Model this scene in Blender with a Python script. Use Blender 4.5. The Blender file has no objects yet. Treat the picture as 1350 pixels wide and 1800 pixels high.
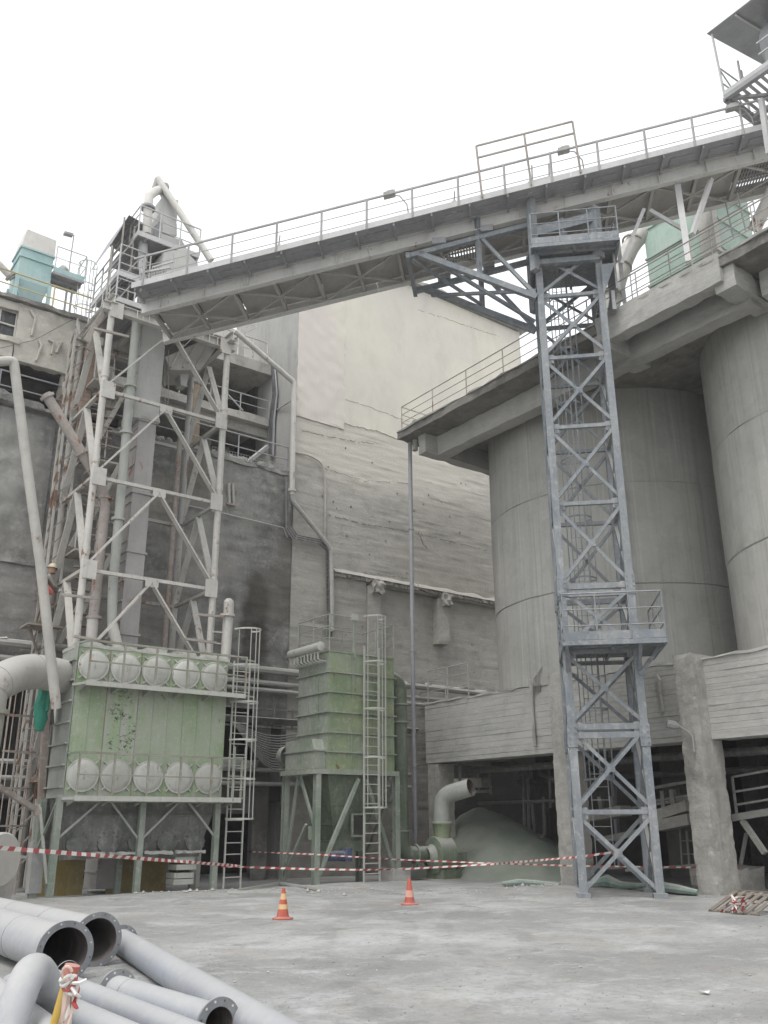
import bpy, math, random
from mathutils import Vector, Matrix, noise
random.seed(7)
R = math.radians
scene = bpy.context.scene
col = scene.collection

# ---------------------------------------------------------------- camera
F_PX, TILT, ROLL, YAW, EYE = 1575.0, R(19.2), R(-0.29), R(36.87), 1.6
fwdh = Vector((math.sin(YAW), math.cos(YAW), 0)); rt0 = Vector((math.cos(YAW), -math.sin(YAW), 0)); ZV = Vector((0, 0, 1))
fwd = math.cos(TILT)*fwdh + math.sin(TILT)*ZV
up0 = -math.sin(TILT)*fwdh + math.cos(TILT)*ZV
rgt = math.cos(ROLL)*rt0 + math.sin(ROLL)*up0
upv = math.cos(ROLL)*up0 - math.sin(ROLL)*rt0
CAM = Vector((0, 0, EYE))
cd = bpy.data.cameras.new('camera'); cam = bpy.data.objects.new('camera', cd); col.objects.link(cam)
cd.sensor_fit = 'VERTICAL'; cd.sensor_height = 24.0; cd.lens = 24.0*F_PX/1800.0
cd.clip_start = 0.1; cd.clip_end = 1000
m = Matrix((rgt, upv, -fwd)).transposed().to_4x4(); m.translation = CAM
cam.matrix_world = m
scene.camera = cam

# ---------------------------------------------------------------- light
SUN_EL, SUN_AZ = R(64), R(245)     # azimuth clockwise from +Y
w = bpy.data.worlds.new('World'); scene.world = w; w.use_nodes = True
nt = w.node_tree; nt.nodes.clear()
out = nt.nodes.new('ShaderNodeOutputWorld'); bg = nt.nodes.new('ShaderNodeBackground')
sky = nt.nodes.new('ShaderNodeTexSky'); sky.sky_type = 'NISHITA'; sky.sun_disc = False
sky.sun_elevation = SUN_EL; sky.sun_rotation = SUN_AZ; sky.air_density = 1.0; sky.dust_density = 6.0; sky.ozone_density = 1.0
hs = nt.nodes.new('ShaderNodeHueSaturation'); hs.inputs['Saturation'].default_value = 0.10
cl = nt.nodes.new('ShaderNodeMix'); cl.data_type = 'RGBA'; cl.inputs[0].default_value = 0.75
cl.inputs[7].default_value = (8.15, 8.42, 8.75, 1)         # even cloud cover
nt.links.new(sky.outputs[0], hs.inputs['Color']); nt.links.new(hs.outputs[0], cl.inputs[6]); nt.links.new(cl.outputs[2], bg.inputs[0])
bg.inputs[1].default_value = 0.12
nt.links.new(bg.outputs[0], out.inputs[0])
sd = bpy.data.lights.new('sun', 'SUN'); sd.energy = 1.0; sd.angle = R(22); sd.color = (1, 0.965, 0.92)
so = bpy.data.objects.new('sun', sd); col.objects.link(so)
sdir = Vector((math.sin(SUN_AZ)*math.cos(SUN_EL), math.cos(SUN_AZ)*math.cos(SUN_EL), math.sin(SUN_EL)))
so.rotation_euler = sdir.to_track_quat('Z', 'Y').to_euler()
so.location = (0, 0, 60)
vs = scene.view_settings
vs.view_transform = 'Standard'; vs.look = 'None'; vs.exposure = 0.68; vs.gamma = 1.0; vs.use_curve_mapping = False
try:
    scene.cycles.use_adaptive_sampling = True; scene.cycles.adaptive_threshold = 0.02; scene.cycles.max_bounces = 4; scene.cycles.diffuse_bounces = 2; scene.cycles.glossy_bounces = 2
except Exception: pass

# ---------------------------------------------------------------- points of the survey: a sight line met with a plane of the place
def ray(px, py): return fwd + rgt*((px-675)/F_PX) + upv*((900-py)/F_PX)
def onX(px, py, X): r = ray(px, py); return CAM + r*(X/r.x)
def onY(px, py, Y): r = ray(px, py); return CAM + r*(Y/r.y)
def onZ(px, py, Z=0): r = ray(px, py); return CAM + r*((Z-EYE)/r.z)
TD = Vector((.7071, -.7071, 0)); TN = Vector((.7071, .7071, 0))     # along / across the conveyor bridge
def onC(px, py, c): r = ray(px, py); return CAM + r*(c/(r.dot(TN)))
def TC(t, c, z): return TD*t + TN*c + Vector((0, 0, z))
V = lambda *a: Vector(a)

# ---------------------------------------------------------------- mesh builder
ORG = {}
class MB:
    def __init__(s): s.v = []; s.f = []; s.mi = []; s.sm = []
    def add(s, vs, fs, mi=0, smooth=False):
        o = len(s.v); s.v += [tuple(p) for p in vs]
        for f in fs: s.f.append([i+o for i in f]); s.mi.append(mi); s.sm.append(smooth)
        return s
    def box(s, x0, x1, y0, y1, z0, z1, mi=0):
        return s.add([(x0,y0,z0),(x1,y0,z0),(x1,y1,z0),(x0,y1,z0),(x0,y0,z1),(x1,y0,z1),(x1,y1,z1),(x0,y1,z1)],
              [(0,3,2,1),(4,5,6,7),(0,1,5,4),(1,2,6,5),(2,3,7,6),(3,0,4,7)], mi)
    def obox(s, c, a, b, d, mi=0):            # centre and three half vectors
        c = Vector(c); P = []
        for k in (-1, 1):
            for (i, j) in ((-1,-1),(1,-1),(1,1),(-1,1)): P.append(c + a*i + b*j + d*k)
        return s.add(P, [(0,3,2,1),(4,5,6,7),(0,1,5,4),(1,2,6,5),(2,3,7,6),(3,0,4,7)], mi)
    def frame(s, p, q, up):
        p = Vector(p); q = Vector(q); d = (q-p).normalized(); up = Vector(up)
        if abs(d.dot(up)) > .98: up = Vector((1, 0, 0)) if abs(d.x) < .9 else Vector((0, 1, 0))
        a = d.cross(up).normalized(); b = a.cross(d).normalized()
        return p, q, d, a, b
    def bar(s, p, q, w, h=None, up=(0,0,1), mi=0):
        h = h or w; p, q, d, a, b = s.frame(p, q, up)
        return s.obox((p+q)/2, (q-p)/2, a*(w/2), b*(h/2), mi)
    def ibar(s, p, q, w, h, t=.02, up=(0,0,1), mi=0):
        p, q, d, a, b = s.frame(p, q, up); c = (p+q)/2; l = (q-p)/2
        s.obox(c+b*(h/2-t/2), l, a*(w/2), b*(t/2), mi); s.obox(c-b*(h/2-t/2), l, a*(w/2), b*(t/2), mi)
        return s.obox(c, l, a*(t/2), b*(h/2-t), mi)
    def lbar(s, p, q, w, t=.014, up=(0,0,1), mi=0):
        p, q, d, a, b = s.frame(p, q, up); c = (p+q)/2; l = (q-p)/2
        s.obox(c-b*(w/2-t/2), l, a*(w/2), b*(t/2), mi)
        return s.obox(c-a*(w/2-t/2)+b*(t/2), l, a*(t/2), b*(w/2-t/2), mi)
    def tube(s, pts, r, n=10, cap=True, mi=0, smooth=True):
        pts = [Vector(p) for p in pts]; k = len(pts); rs = r if isinstance(r, (list, tuple)) else [r]*k
        d0 = (pts[1]-pts[0]).normalized(); u = Vector((0,0,1)) if abs(d0.z) < .9 else Vector((1,0,0))
        a = d0.cross(u).normalized(); P = []; Fs = []
        for i, p in enumerate(pts):
            if i == 0: t = d0
            elif i == k-1: t = (pts[i]-pts[i-1]).normalized()
            else:
                t = (pts[i]-pts[i-1]).normalized() + (pts[i+1]-pts[i]).normalized()
                t = t.normalized() if t.length > 1e-5 else d0
            a = (a - t*a.dot(t)).normalized(); b = t.cross(a)
            f = 1.0
            if 0 < i < k-1:
                cs = (pts[i]-pts[i-1]).normalized().dot(t); f = 1/max(.5, cs)
            for j in range(n):
                g = 2*math.pi*j/n
                P.append(p + (a*math.cos(g) + b*math.sin(g))*rs[i]*(1 if f < 1.02 else (1+(f-1)*.5)))
        for i in range(k-1):
            for j in range(n): Fs.append((i*n+j, i*n+(j+1) % n, (i+1)*n+(j+1) % n, (i+1)*n+j))
        s.add(P, Fs, mi, smooth)
        if cap:
            o = len(s.v)-len(P)
            s.f.append([o+j for j in range(n)][::-1]); s.mi.append(mi); s.sm.append(False)
            s.f.append([o+(k-1)*n+j for j in range(n)]); s.mi.append(mi); s.sm.append(False)
        return s
    def lathe(s, prof, c, axis=(0,0,1), n=24, mi=0, smooth=True, a0=0, a1=2*math.pi):
        c = Vector(c); ax = Vector(axis).normalized(); u = Vector((0,0,1)) if abs(ax.z) < .9 else Vector((1,0,0))
        a = ax.cross(u).normalized(); b = ax.cross(a); P = []; Fs = []; full = abs(a1-a0-2*math.pi) < 1e-6
        nn = n if full else n+1
        for (r, h) in prof:
            for j in range(nn):
                g = a0+(a1-a0)*j/n; P.append(c + ax*h + (a*math.cos(g)+b*math.sin(g))*r)
        for i in range(len(prof)-1):
            for j in range(n): Fs.append((i*nn+j, i*nn+(j+1) % nn, (i+1)*nn+(j+1) % nn, (i+1)*nn+j))
        return s.add(P, Fs, mi, smooth)
    def poly(s, pts, mi=0): return s.add(pts, [tuple(range(len(pts)))], mi)
    def prism(s, pts, ext, mi=0):
        n = len(pts); e = Vector(ext); P = [Vector(p) for p in pts]; P += [p+e for p in P]
        Fs = [tuple(range(n))[::-1], tuple(range(n, 2*n))] + [(i, (i+1) % n, n+(i+1) % n, n+i) for i in range(n)]
        return s.add(P, Fs, mi)
    def rbox(s, x0, x1, y0, y1, z0, z1, step=.25, amp=.02, freq=2.0, mi=0, seed=0, smooth=False):
        # box of worn concrete: every face a grid, all vertices pushed about by noise, corners eaten away
        L = (x1-x0, y1-y0, z1-z0); N = [max(1, min(90, round(l/step))) for l in L]; idx = {}; P = []; Fs = []
        o = Vector((seed*7.3, seed*3.1, seed*1.7))
        def vid(i, j, k):
            if (i, j, k) in idx: return idx[(i, j, k)]
            p = Vector((x0+L[0]*i/N[0], y0+L[1]*j/N[1], z0+L[2]*k/N[2]))
            e = (i in (0, N[0])) + (j in (0, N[1])) + (k in (0, N[2]))
            d = noise.noise_vector(p*freq+o)*amp
            if e >= 2:
                cut = max(0, noise.noise(p*freq*1.3+o*2))*amp*2.2
                c = Vector(((x0+x1)/2, (y0+y1)/2, (z0+z1)/2))
                for a, n_, q in ((0, N[0], i), (1, N[1], j), (2, N[2], k)):
                    if q in (0, n_): d[a] += cut*(1 if p[a] < c[a] else -1)
            P.append(p+d); idx[(i, j, k)] = len(P)-1; return len(P)-1
        for a in range(3):
            b, c = (a+1) % 3, (a+2) % 3
            for side in (0, N[a]):
                for i in range(N[b]):
                    for j in range(N[c]):
                        q = []
                        for (di, dj) in ((0,0),(1,0),(1,1),(0,1)):
                            t = [0, 0, 0]; t[a] = side; t[b] = i+di; t[c] = j+dj; q.append(vid(*t))
                        Fs.append(tuple(q) if side else tuple(q[::-1]))
        return s.add(P, Fs, mi, smooth)
    def build(s, name, mats, parent=None, label=None, kind=None, smooth_angle=None):
        me = bpy.data.meshes.new(name); org = ORG.get(parent.name, Vector()) if parent else Vector()
        me.from_pydata([(a-org.x, b-org.y, c-org.z) for (a, b, c) in s.v], [], s.f)
        if not isinstance(mats, (list, tuple)): mats = [mats]
        for mm in mats: me.materials.append(mm)
        me.polygons.foreach_set('material_index', s.mi); me.polygons.foreach_set('use_smooth', s.sm)
        me.update()
        if any(s.sm):
            try: me.set_sharp_from_angle(angle=R(smooth_angle or 40))
            except Exception: pass
        ob = bpy.data.objects.new(name, me); col.objects.link(ob)
        if parent: ob.parent = parent; ORG[ob.name] = org
        if label: ob['label'] = label
        if kind: ob['kind'] = kind
        return ob

def fillet(pts, rad, k=6):
    pts = [Vector(p) for p in pts]; out = [pts[0]]
    for i in range(1, len(pts)-1):
        a, b, c = pts[i-1], pts[i], pts[i+1]; d1 = (a-b); d2 = (c-b)
        r = min(rad, d1.length*.49, d2.length*.49); p = b+d1.normalized()*r; q = b+d2.normalized()*r
        for j in range(k+1):
            t = j/k; out.append(p*(1-t)**2 + b*2*t*(1-t) + q*t*t)
    out.append(pts[-1]); return out

def thing(name, label, cat, loc=(0,0,0), group=None):
    o = bpy.data.objects.new(name, None); col.objects.link(o); o.empty_display_size = .3
    o.location = loc; ORG[o.name] = Vector(loc); o['label'] = label; o['category'] = cat
    if group: o['group'] = group
    return o
def single(ob, label, cat, group=None):
    ob['label'] = label; ob['category'] = cat
    if group: ob['group'] = group
    return ob
def struct(ob): ob['kind'] = 'structure'; return ob
def lin(a, b, n): return [Vector(a).lerp(Vector(b), i/(n-1)) for i in range(n)]
def bbar(name, mat, par, p, q, w, h=None, up=(0,0,1)): return MB().bar(p, q, w, h, up).build(name, mat, par)
def btube(name, mat, par, pts, r, n=8, **k): return MB().tube(pts, r, n).build(name, mat, par, **k)

def railing(par, mat, pts, h=1.05, mids=(.35, .7), r=.022, spacing=1.2, name='', toe=0, square=False, topw=None):
    # pts: foot line; each post, each rail its own piece
    pts = [Vector(p) for p in pts]
    for a, b in zip(pts[:-1], pts[1:]):
        n = max(1, round((b-a).length/spacing))
        for i in range(n+1):
            if i == 0 and a is not pts[0]: continue
            p = a.lerp(b, i/n)
            if square: bbar('post', mat, par, p, p+ZV*h, r*2)
            else: btube('post', mat, par, [p, p+ZV*h], r, 6)
        rr = topw or r
        if square: bbar('top_rail', mat, par, a+ZV*h, b+ZV*h, rr*2)
        else: btube('top_rail', mat, par, [a+ZV*h, b+ZV*h], rr, 6)
        for mz in mids:
            btube('mid_rail', mat, par, [a+ZV*mz*h, b+ZV*mz*h], r*.75, 6)
        if toe: MB().obox((a+b)/2+ZV*toe/2, (b-a)/2, (b-a).cross(ZV).normalized()*.004, ZV*toe/2).build('toe_board', mat, par)

def ladder(par, mat, foot, top, side, w=.45, rung=.3, cage=None, out=None, r=.02):
    foot = Vector(foot); top = Vector(top); s = Vector(side).normalized()*(w/2); d = top-foot
    for k in (-1, 1): bbar('stile', mat, par, foot+s*k, top+s*k, r*2.2, r*1.4, s)
    n = int(d.length/rung)
    rm = None
    for i in range(1, n):
        c = foot+d*(i/n)
        btube('rung', mat, par, [c-s, c+s], r*.6, 5)
    if cage:
        o = Vector(out).normalized(); k0, nh = cage; rad = .36
        tops = []
        for i in range(nh):
            c = foot+d.normalized()*(k0 + (d.length+.9-k0)*i/(nh-1))
            arc = [c + s.normalized()*(rad*math.cos(g)) + o*(rad*.25+rad*math.sin(g)*1.25) for g in [math.pi*j/8 for j in range(9)]]
            arc = [c-s*-1] + arc + [c-s]
            mb = MB()
            for p, q in zip(arc[:-1], arc[1:]): mb.bar(p, q, .008, .045)
            mb.build('cage_hoop', mat, par); tops.append(arc)
        for j in (2, 4, 5, 6, 8):
            mb = MB(); mb.bar(tops[0][j], tops[-1][j], .03, .007, o); mb.build('cage_strap', mat, par)
# ---------------------------------------------------------------- materials
class NG:
    def __init__(s, name):
        s.m = bpy.data.materials.new(name); s.m.use_nodes = True; s.t = s.m.node_tree; s.t.nodes.clear()
        s.out = s.n('ShaderNodeOutputMaterial'); s.b = s.n('ShaderNodeBsdfPrincipled'); s.l(s.b.outputs[0], s.out.inputs[0])
        s.b.inputs['Specular IOR Level'].default_value = .3
        g = s.n('ShaderNodeNewGeometry'); s.pos = g.outputs['Position']; s.nor = g.outputs['Normal']
    def n(s, t): return s.t.nodes.new(t)
    def l(s, a, b): s.t.links.new(a, b)
    def val(s, sock, v):
        if isinstance(v, (int, float, tuple, list)): sock.default_value = v if not isinstance(v, (tuple, list)) or len(v) != 3 or len(sock.default_value) == 3 else (*v, 1)
        else: s.l(v, sock)
    def map(s, scale=(1,1,1), loc=(0,0,0), vec=None):
        k = s.n('ShaderNodeMapping'); s.l(vec or s.pos, k.inputs[0]); k.inputs[3].default_value = scale; k.inputs[1].default_value = loc
        return k.outputs[0]
    def noise(s, scale, detail=4, rough=.55, vec=None, dist=0):
        k = s.n('ShaderNodeTexNoise'); s.l(vec or s.pos, k.inputs['Vector']); k.inputs['Scale'].default_value = scale
        k.inputs['Detail'].default_value = detail; k.inputs['Roughness'].default_value = rough; k.inputs['Distortion'].default_value = dist
        return k.outputs[0]
    def rng(s, v, a, b, c=0, d=1):
        k = s.n('ShaderNodeMapRange'); s.l(v, k.inputs[0]); k.interpolation_type = 'SMOOTHSTEP' if b > a else 'LINEAR'
        for i, x in enumerate((a, b, c, d)): k.inputs[i+1].default_value = x
        return k.outputs[0]
    def mix(s, f, a, b, mode='MIX'):
        k = s.n('ShaderNodeMix'); k.data_type = 'RGBA'; k.blend_type = mode
        s.val(k.inputs[0], f); s.val(k.inputs[6], a); s.val(k.inputs[7], b); return k.outputs[2]
    def math(s, op, a, b=0, clamp=False):
        k = s.n('ShaderNodeMath'); k.operation = op; k.use_clamp = clamp; s.val(k.inputs[0], a); s.val(k.inputs[1], b); return k.outputs[0]
    def sep(s, v): k = s.n('ShaderNodeSeparateXYZ'); s.l(v, k.inputs[0]); return k.outputs
    def bump(s, h, strength=.4, dist=.02, prev=None):
        k = s.n('ShaderNodeBump'); s.l(h, k.inputs['Height']); k.inputs['Strength'].default_value = strength; k.inputs['Distance'].default_value = dist
        if prev: s.l(prev, k.inputs['Normal'])
        return k.outputs[0]
    def fin(s, c, rough=.85, normal=None, metal=0):
        s.val(s.b.inputs['Base Color'], c); s.val(s.b.inputs['Roughness'], rough); s.b.inputs['Metallic'].default_value = metal
        if normal: s.l(normal, s.b.inputs['Normal'])
        return s.m
    def blob(s, c, rad, soft=.35, warp=.5):       # a stain with a ragged outline around a world point
        p = s.map(tuple(1/r for r in rad), tuple(-a/r for a, r in zip(c, rad)))
        k = s.n('ShaderNodeVectorMath'); k.operation = 'LENGTH'; s.l(p, k.inputs[0])
        v = s.math('ADD', k.outputs['Value'], s.math('MULTIPLY', s.math('SUBTRACT', s.noise(1.3, 5, .65), .5), warp*2))
        return s.rng(v, 1+soft, 1-soft) if False else s.math('SUBTRACT', 1, s.rng(v, 1-soft, 1+soft))

DUST = (.43, .42, .395)
def concrete(name, c1, c2, streak=(.5, .5, .5), sdark=.35, bump=.35, dust=.75, mott=.35, stains=(), spots=.25, dark=(.09, .085, .075), sharp=0.0, bscale=9):
    g = NG(name)
    big = g.noise(.35, 5, .6); c = g.mix(g.rng(big, .35, .65), c1, c2)
    if mott:
        m1 = g.noise(1.7, 6, .68, None, .3); c = g.mix(g.math('MULTIPLY', g.rng(m1, .46, .66), mott), c, tuple(x*.55 for x in c2))
        m2 = g.noise(3.6, 5, .7, g.map((1, 1, 1.5), (3, 8, 2))); c = g.mix(g.math('MULTIPLY', g.rng(m2, .52, .70), mott*.9), c, tuple(min(.78, x*1.4) for x in c1))
    st = g.noise(1, 5, .6, g.map(streak)); c = g.mix(g.math('MULTIPLY', g.rng(st, .50, .70), sdark), c, dark)
    st2 = g.noise(1, 4, .6, g.map(tuple(x*1.9 for x in streak), (5, 3, 1))); c = g.mix(g.math('MULTIPLY', g.rng(st2, .52, .72), sdark*.8), c, tuple(min(.75, x*1.4) for x in c1))
    if sharp:
        s3 = g.noise(1, 3, .5, g.map(tuple(x*(3.2 if x > .2 else 1.3) for x in streak), (9, 2, 7))); c = g.mix(g.math('MULTIPLY', g.rng(s3, .60, .64), sharp), c, tuple(x*.55 for x in c2))
        s4 = g.noise(1, 3, .5, g.map(tuple(x*(2.4 if x > .2 else 1.3) for x in streak), (1, 12, 3))); c = g.mix(g.math('MULTIPLY', g.rng(s4, .62, .66), sharp), c, tuple(min(.75, x*1.45) for x in c1))
    fine = g.noise(14, 4, .7); c = g.mix(g.math('MULTIPLY', g.rng(fine, .55, .78), spots), c, dark)
    for (cc, rad, colr, amt) in stains: c = g.mix(g.math('MULTIPLY', g.blob(cc, rad), amt), c, colr)
    nz = g.sep(g.nor)[2]; c = g.mix(g.math('MULTIPLY', g.rng(nz, .35, .85), dust), c, DUST)
    h = g.math('ADD', g.math('MULTIPLY', g.noise(bscale, 6, .65), .7), g.math('MULTIPLY', st, .7))
    return g.fin(c, .92, g.bump(h, bump, .04))

def paint(name, base, var=None, rust=0.0, dust=.8, alldust=.25, rough=.6, rustc=(.16, .07, .04), streaks=.25, rscale=3.0, dirt=.2):
    g = NG(name); var = var or tuple(x*.8 for x in base)
    c = g.mix(g.rng(g.noise(1.3, 4, .6), .35, .68), base, var)
    vs_ = g.noise(1, 4, .6, g.map((6, 6, .5))); c = g.mix(g.math('MULTIPLY', g.rng(vs_, .5, .72), streaks), c, DUST)
    if dirt:
        dk = g.noise(5, 6, .75); c = g.mix(g.math('MULTIPLY', g.rng(dk, .52, .72), dirt), c, tuple(x*.3 for x in base))
        run = g.noise(1, 4, .6, g.map((11, 11, .8), (4, 4, 4))); c = g.mix(g.math('MULTIPLY', g.rng(run, .56, .66), dirt*.8), c, tuple(x*.45+.015 for x in base))
    if alldust:
        c = g.mix(g.math('MULTIPLY', g.rng(g.noise(.9, 5, .65), .3, .7), alldust), c, DUST)
        c = g.mix(g.math('MULTIPLY', g.rng(g.noise(7, 5, .75), .5, .68), alldust), c, tuple(x*1.15 for x in DUST))
    if rust:
        r = g.noise(rscale, 6, .7, g.map((1, 1, .6))); c = g.mix(g.rng(r, .64-rust*.25, .73-rust*.25), c, g.mix(g.noise(20, 3), rustc, tuple(x*1.9 for x in rustc)))
    nz = g.sep(g.nor)[2]; c = g.mix(g.math('MULTIPLY', g.rng(nz, .25, .8), dust), c, DUST)
    return g.fin(c, rough, g.bump(g.noise(25, 4, .6), .15, .01))
M = {}
wall_stains_and_shade = [((15.2, 28, 8.1), (.55, 2, 2.2), (.05, .042, .036), .85), ((16.0, 28, 9.5), (.9, 2, 1.1), (.10, .09, .075), .6),
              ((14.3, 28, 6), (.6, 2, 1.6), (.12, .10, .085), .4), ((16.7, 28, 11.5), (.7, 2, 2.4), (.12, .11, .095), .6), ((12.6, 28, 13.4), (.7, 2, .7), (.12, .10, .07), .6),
              ((13.2, 28, 10.5), (1.2, 2, 1.0), (.34, .325, .30), .5), ((5.5, 28, 12), (1.5, 2, 2), (.34, .335, .315), .5), ((10.5, 28, 12.3), (1.6, 2, .8), (.37, .34, .28), .5), ((9.5, 28, 8), (2.5, 2, 1.2), (.30, .285, .255), .5), ((15.6, 28, 3.2), (2.2, 2, 2.2), (.075, .068, .06), .7), ((9.5, 28, 2.5), (4, 2, 1.6), (.07, .065, .058), .6)]  # last two blobs paint shade and dirt low on the wall
M['board'] = concrete('board_marked_concrete', (.41, .392, .35), (.345, .33, .298), (.8, .8, 6.5), .10, .6, mott=.30, spots=.2, sharp=.10, dust=.3, stains=[((20.5, 28, 16.6), (6, 3, 1.9), (.55, .52, .455), .75), ((25, 28, 12.5), (4, 3, 2.5), (.27, .25, .215), .45), ((18.8, 28, 7), (1.8, 3, 3), (.34, .315, .28), .4)])
M['darkwall'] = concrete('old_rendered_concrete', (.275, .268, .25), (.19, .186, .175), (2.2, 2.2, .7), .28, .9, mott=.55, stains=wall_stains_and_shade, bscale=6)
M['render'] = concrete('pale_render', (.62, .585, .505), (.575, .545, .485), (1.2, 1.2, .4), .08, .15, mott=.08, spots=.05, sharp=.04, stains=[((17.3, 28, 19.5), (1.3, 3, 4), (.585, .53, .49), .75)])
M['render2'] = concrete('grey_render', (.38, .375, .36), (.335, .33, .315), (2, 2, .3), .2, .2, mott=.15, spots=.1)
M['silo'] = concrete('slipformed_silo_concrete', (.45, .442, .41), (.39, .382, .355), (4.2, 4.2, .12), .16, .3, mott=.2, spots=.12, sharp=.24)
M['tan'] = concrete('tan_plaster', (.36, .30, .225), (.28, .225, .16), (2, 2, .6), .4, .8)
M['beam'] = concrete('cast_concrete', (.43, .42, .395), (.35, .343, .32), (.5, .5, 4.5), .2, .5, mott=.25, spots=.2, sharp=.12)
M['colm'] = concrete('chipped_concrete', (.40, .385, .35), (.31, .30, .275), (2.2, 2.2, .5), .25, .8, mott=.4, sharp=.12)
M['soffit'] = concrete('dark_soffit_concrete', (.25, .24, .215), (.16, .153, .14), (1, 1, 1), .4, 1.0, mott=.5)  # darker base tone than the other cast concrete
M['inner'] = concrete('shade_dark_inner_concrete', (.15, .145, .135), (.11, .105, .098), (2, 2, .6), .3, .7)  # inner columns coloured darker to paint in the shade around them
M['frame'] = paint('shade_grey_frame', (.23, .225, .21), (.18, .176, .165), dust=.55, alldust=.25)  # frame grey lowered to deepen the dark under the silos
M['murk'] = paint('shade_dark_pipe', (.11, .11, .105), (.08, .08, .078), dust=.4, alldust=.2)  # pipe colour darkened to stand in for shade in the silo bays
M['black'] = concrete('shade_black_interior_concrete', (.06, .058, .055), (.04, .039, .037), (1, 1, 2), .4, .4, dust=.5)  # near black base colour stands in for the shade of the interiors
M['upper'] = concrete('flaking_limewash', (.52, .49, .435), (.40, .38, .335), (1, 1, 1), .2, 1.0, mott=.3, spots=.2)
M['brick'] = concrete('eroded_brick', (.27, .18, .135), (.33, .27, .22), (.5, .5, 14), .45, .9)
M['steel'] = paint('blue_grey_steel_paint', (.18, .202, .224), (.15, .17, .19), dust=.85, alldust=.32, streaks=.25, dirt=.4, rust=.05, rustc=(.13, .075, .055))
M['galv'] = paint('dusty_galvanised_steel', (.50, .50, .495), (.43, .43, .425), dust=.6, alldust=.35)
M['gird'] = paint('pale_girder_paint', (.64, .625, .595), (.57, .56, .535), dust=.5, alldust=.25, rust=.08)  # girder, plate and underside colours lightened in place of sky glare
M['under'] = paint('grey_plate_steel', (.31, .31, .325), (.25, .25, .265), dust=.6, alldust=.15)
M['underside'] = paint('dusty_brown_plate', (.42, .395, .365), (.34, .32, .295), dust=.5, alldust=.35, rust=.08)
M['cream'] = paint('cream_steel_paint', (.54, .52, .475), (.47, .45, .415), rust=.2, dirt=.4, rustc=(.15, .085, .055), dust=.5, alldust=.25)
M['creamrust'] = paint('cream_paint_rusting', (.47, .45, .405), (.38, .36, .33), rust=.42, dust=.5, alldust=.25, rustc=(.13, .07, .045), rscale=1.1)
M['rail'] = paint('grey_rail_paint', (.36, .36, .35), dust=.6, alldust=.3)
M['brail'] = paint('brown_rail_paint', (.33, .29, .25), dust=.5, alldust=.3, rust=.2)
M['rust'] = paint('rusty_steel', (.21, .155, .125), (.26, .215, .18), rust=.25, dust=.6, alldust=.45)
M['redpipe'] = paint('faded_red_oxide', (.33, .275, .245), (.36, .31, .28), rust=.34, dust=.6, alldust=.4)
M['greenpipe'] = paint('pale_green_pipe_paint', (.40, .42, .38), (.34, .36, .33), rust=.12, dust=.6, alldust=.35)
M['coll'] = paint('pale_green_dusty_paint', (.285, .365, .22), (.24, .33, .175), rust=.04, dust=.8, alldust=.5, streaks=.5, dirt=.25, rustc=(.10, .07, .045))
M['colls'] = paint('dusted_grey_green_side', (.31, .325, .29), (.26, .28, .25), dust=.75, alldust=.45, streaks=.3)
M['hatch'] = paint('dusted_hatch_paint', (.44, .445, .40), (.39, .40, .345), dust=.9, alldust=.6, dirt=.45)
M['hopper'] = paint('shade_dark_hopper', (.11, .115, .105), (.07, .078, .066), dust=.6, alldust=.22, dirt=.6)  # grey darkened to paint in the shade under the hatch filter
M['green'] = paint('mid_green_machine_paint', (.175, .235, .135), (.225, .27, .14), rust=.08, dust=.8, alldust=.28, rscale=4, dirt=.3, rustc=(.10, .06, .03))
M['greend'] = paint('dusted_green_side', (.22, .255, .20), (.19, .23, .17), rust=.05, dust=.8, alldust=.45, rscale=4)
M['greenk'] = paint('dull_green_hopper', (.12, .155, .10), (.10, .13, .085), dust=.7, alldust=.2)
M['greenleg'] = paint('grey_green_frame_paint', (.21, .25, .20), (.17, .215, .165), dust=.7, alldust=.35)
M['teal'] = paint('teal_hopper_paint', (.34, .48, .47), (.28, .42, .42), dust=.5, alldust=.12)
M['mint'] = paint('mint_hopper_paint', (.36, .50, .42), (.44, .54, .48), dust=.5, alldust=.15)
M['white'] = paint('off_white_sheet', (.62, .60, .55), (.55, .53, .49), dust=.4, alldust=.2)
M['duct'] = paint('dusty_duct_steel', (.40, .385, .35), (.35, .335, .30), dust=.7, alldust=.4, rust=.05)
M['ductrust'] = paint('stained_duct_steel', (.33, .32, .26), (.26, .255, .20), dust=.6, alldust=.3, rust=.3, rustc=(.17, .09, .04))
M['pipe'] = paint('grey_primed_pipe', (.315, .335, .375), (.275, .295, .34), dust=.45, alldust=.3, dirt=.18, streaks=.1)
M['pipew'] = paint('whitish_primed_pipe', (.375, .385, .405), (.335, .345, .37), dust=.45, alldust=.35, dirt=.22, streaks=.1)
M['flange'] = paint('bare_grey_flange', (.17, .18, .195), dust=.5, alldust=.2)
M['bolt'] = paint('bolt_hole', (.62, .61, .59), dust=0, alldust=0)
M['inside'] = paint('pipe_inside_rust', (.10, .075, .07), (.07, .055, .05), dust=.15, alldust=.1)
M['downpipe'] = paint('grey_blue_drain_pipe', (.24, .245, .28), (.28, .28, .30), dust=.5, alldust=.3)
M['cable'] = paint('black_cable', (.035, .036, .045), dust=.6, alldust=.15)
M['cabled'] = paint('dusty_cable', (.17, .165, .155), dust=.7, alldust=.4)
M['yellow'] = paint('dull_yellow_panel', (.30, .225, .06), (.24, .18, .05), dust=.6, alldust=.25)
M['yrail'] = paint('yellow_rail_paint', (.50, .42, .17), dust=.4, alldust=.3)
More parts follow.
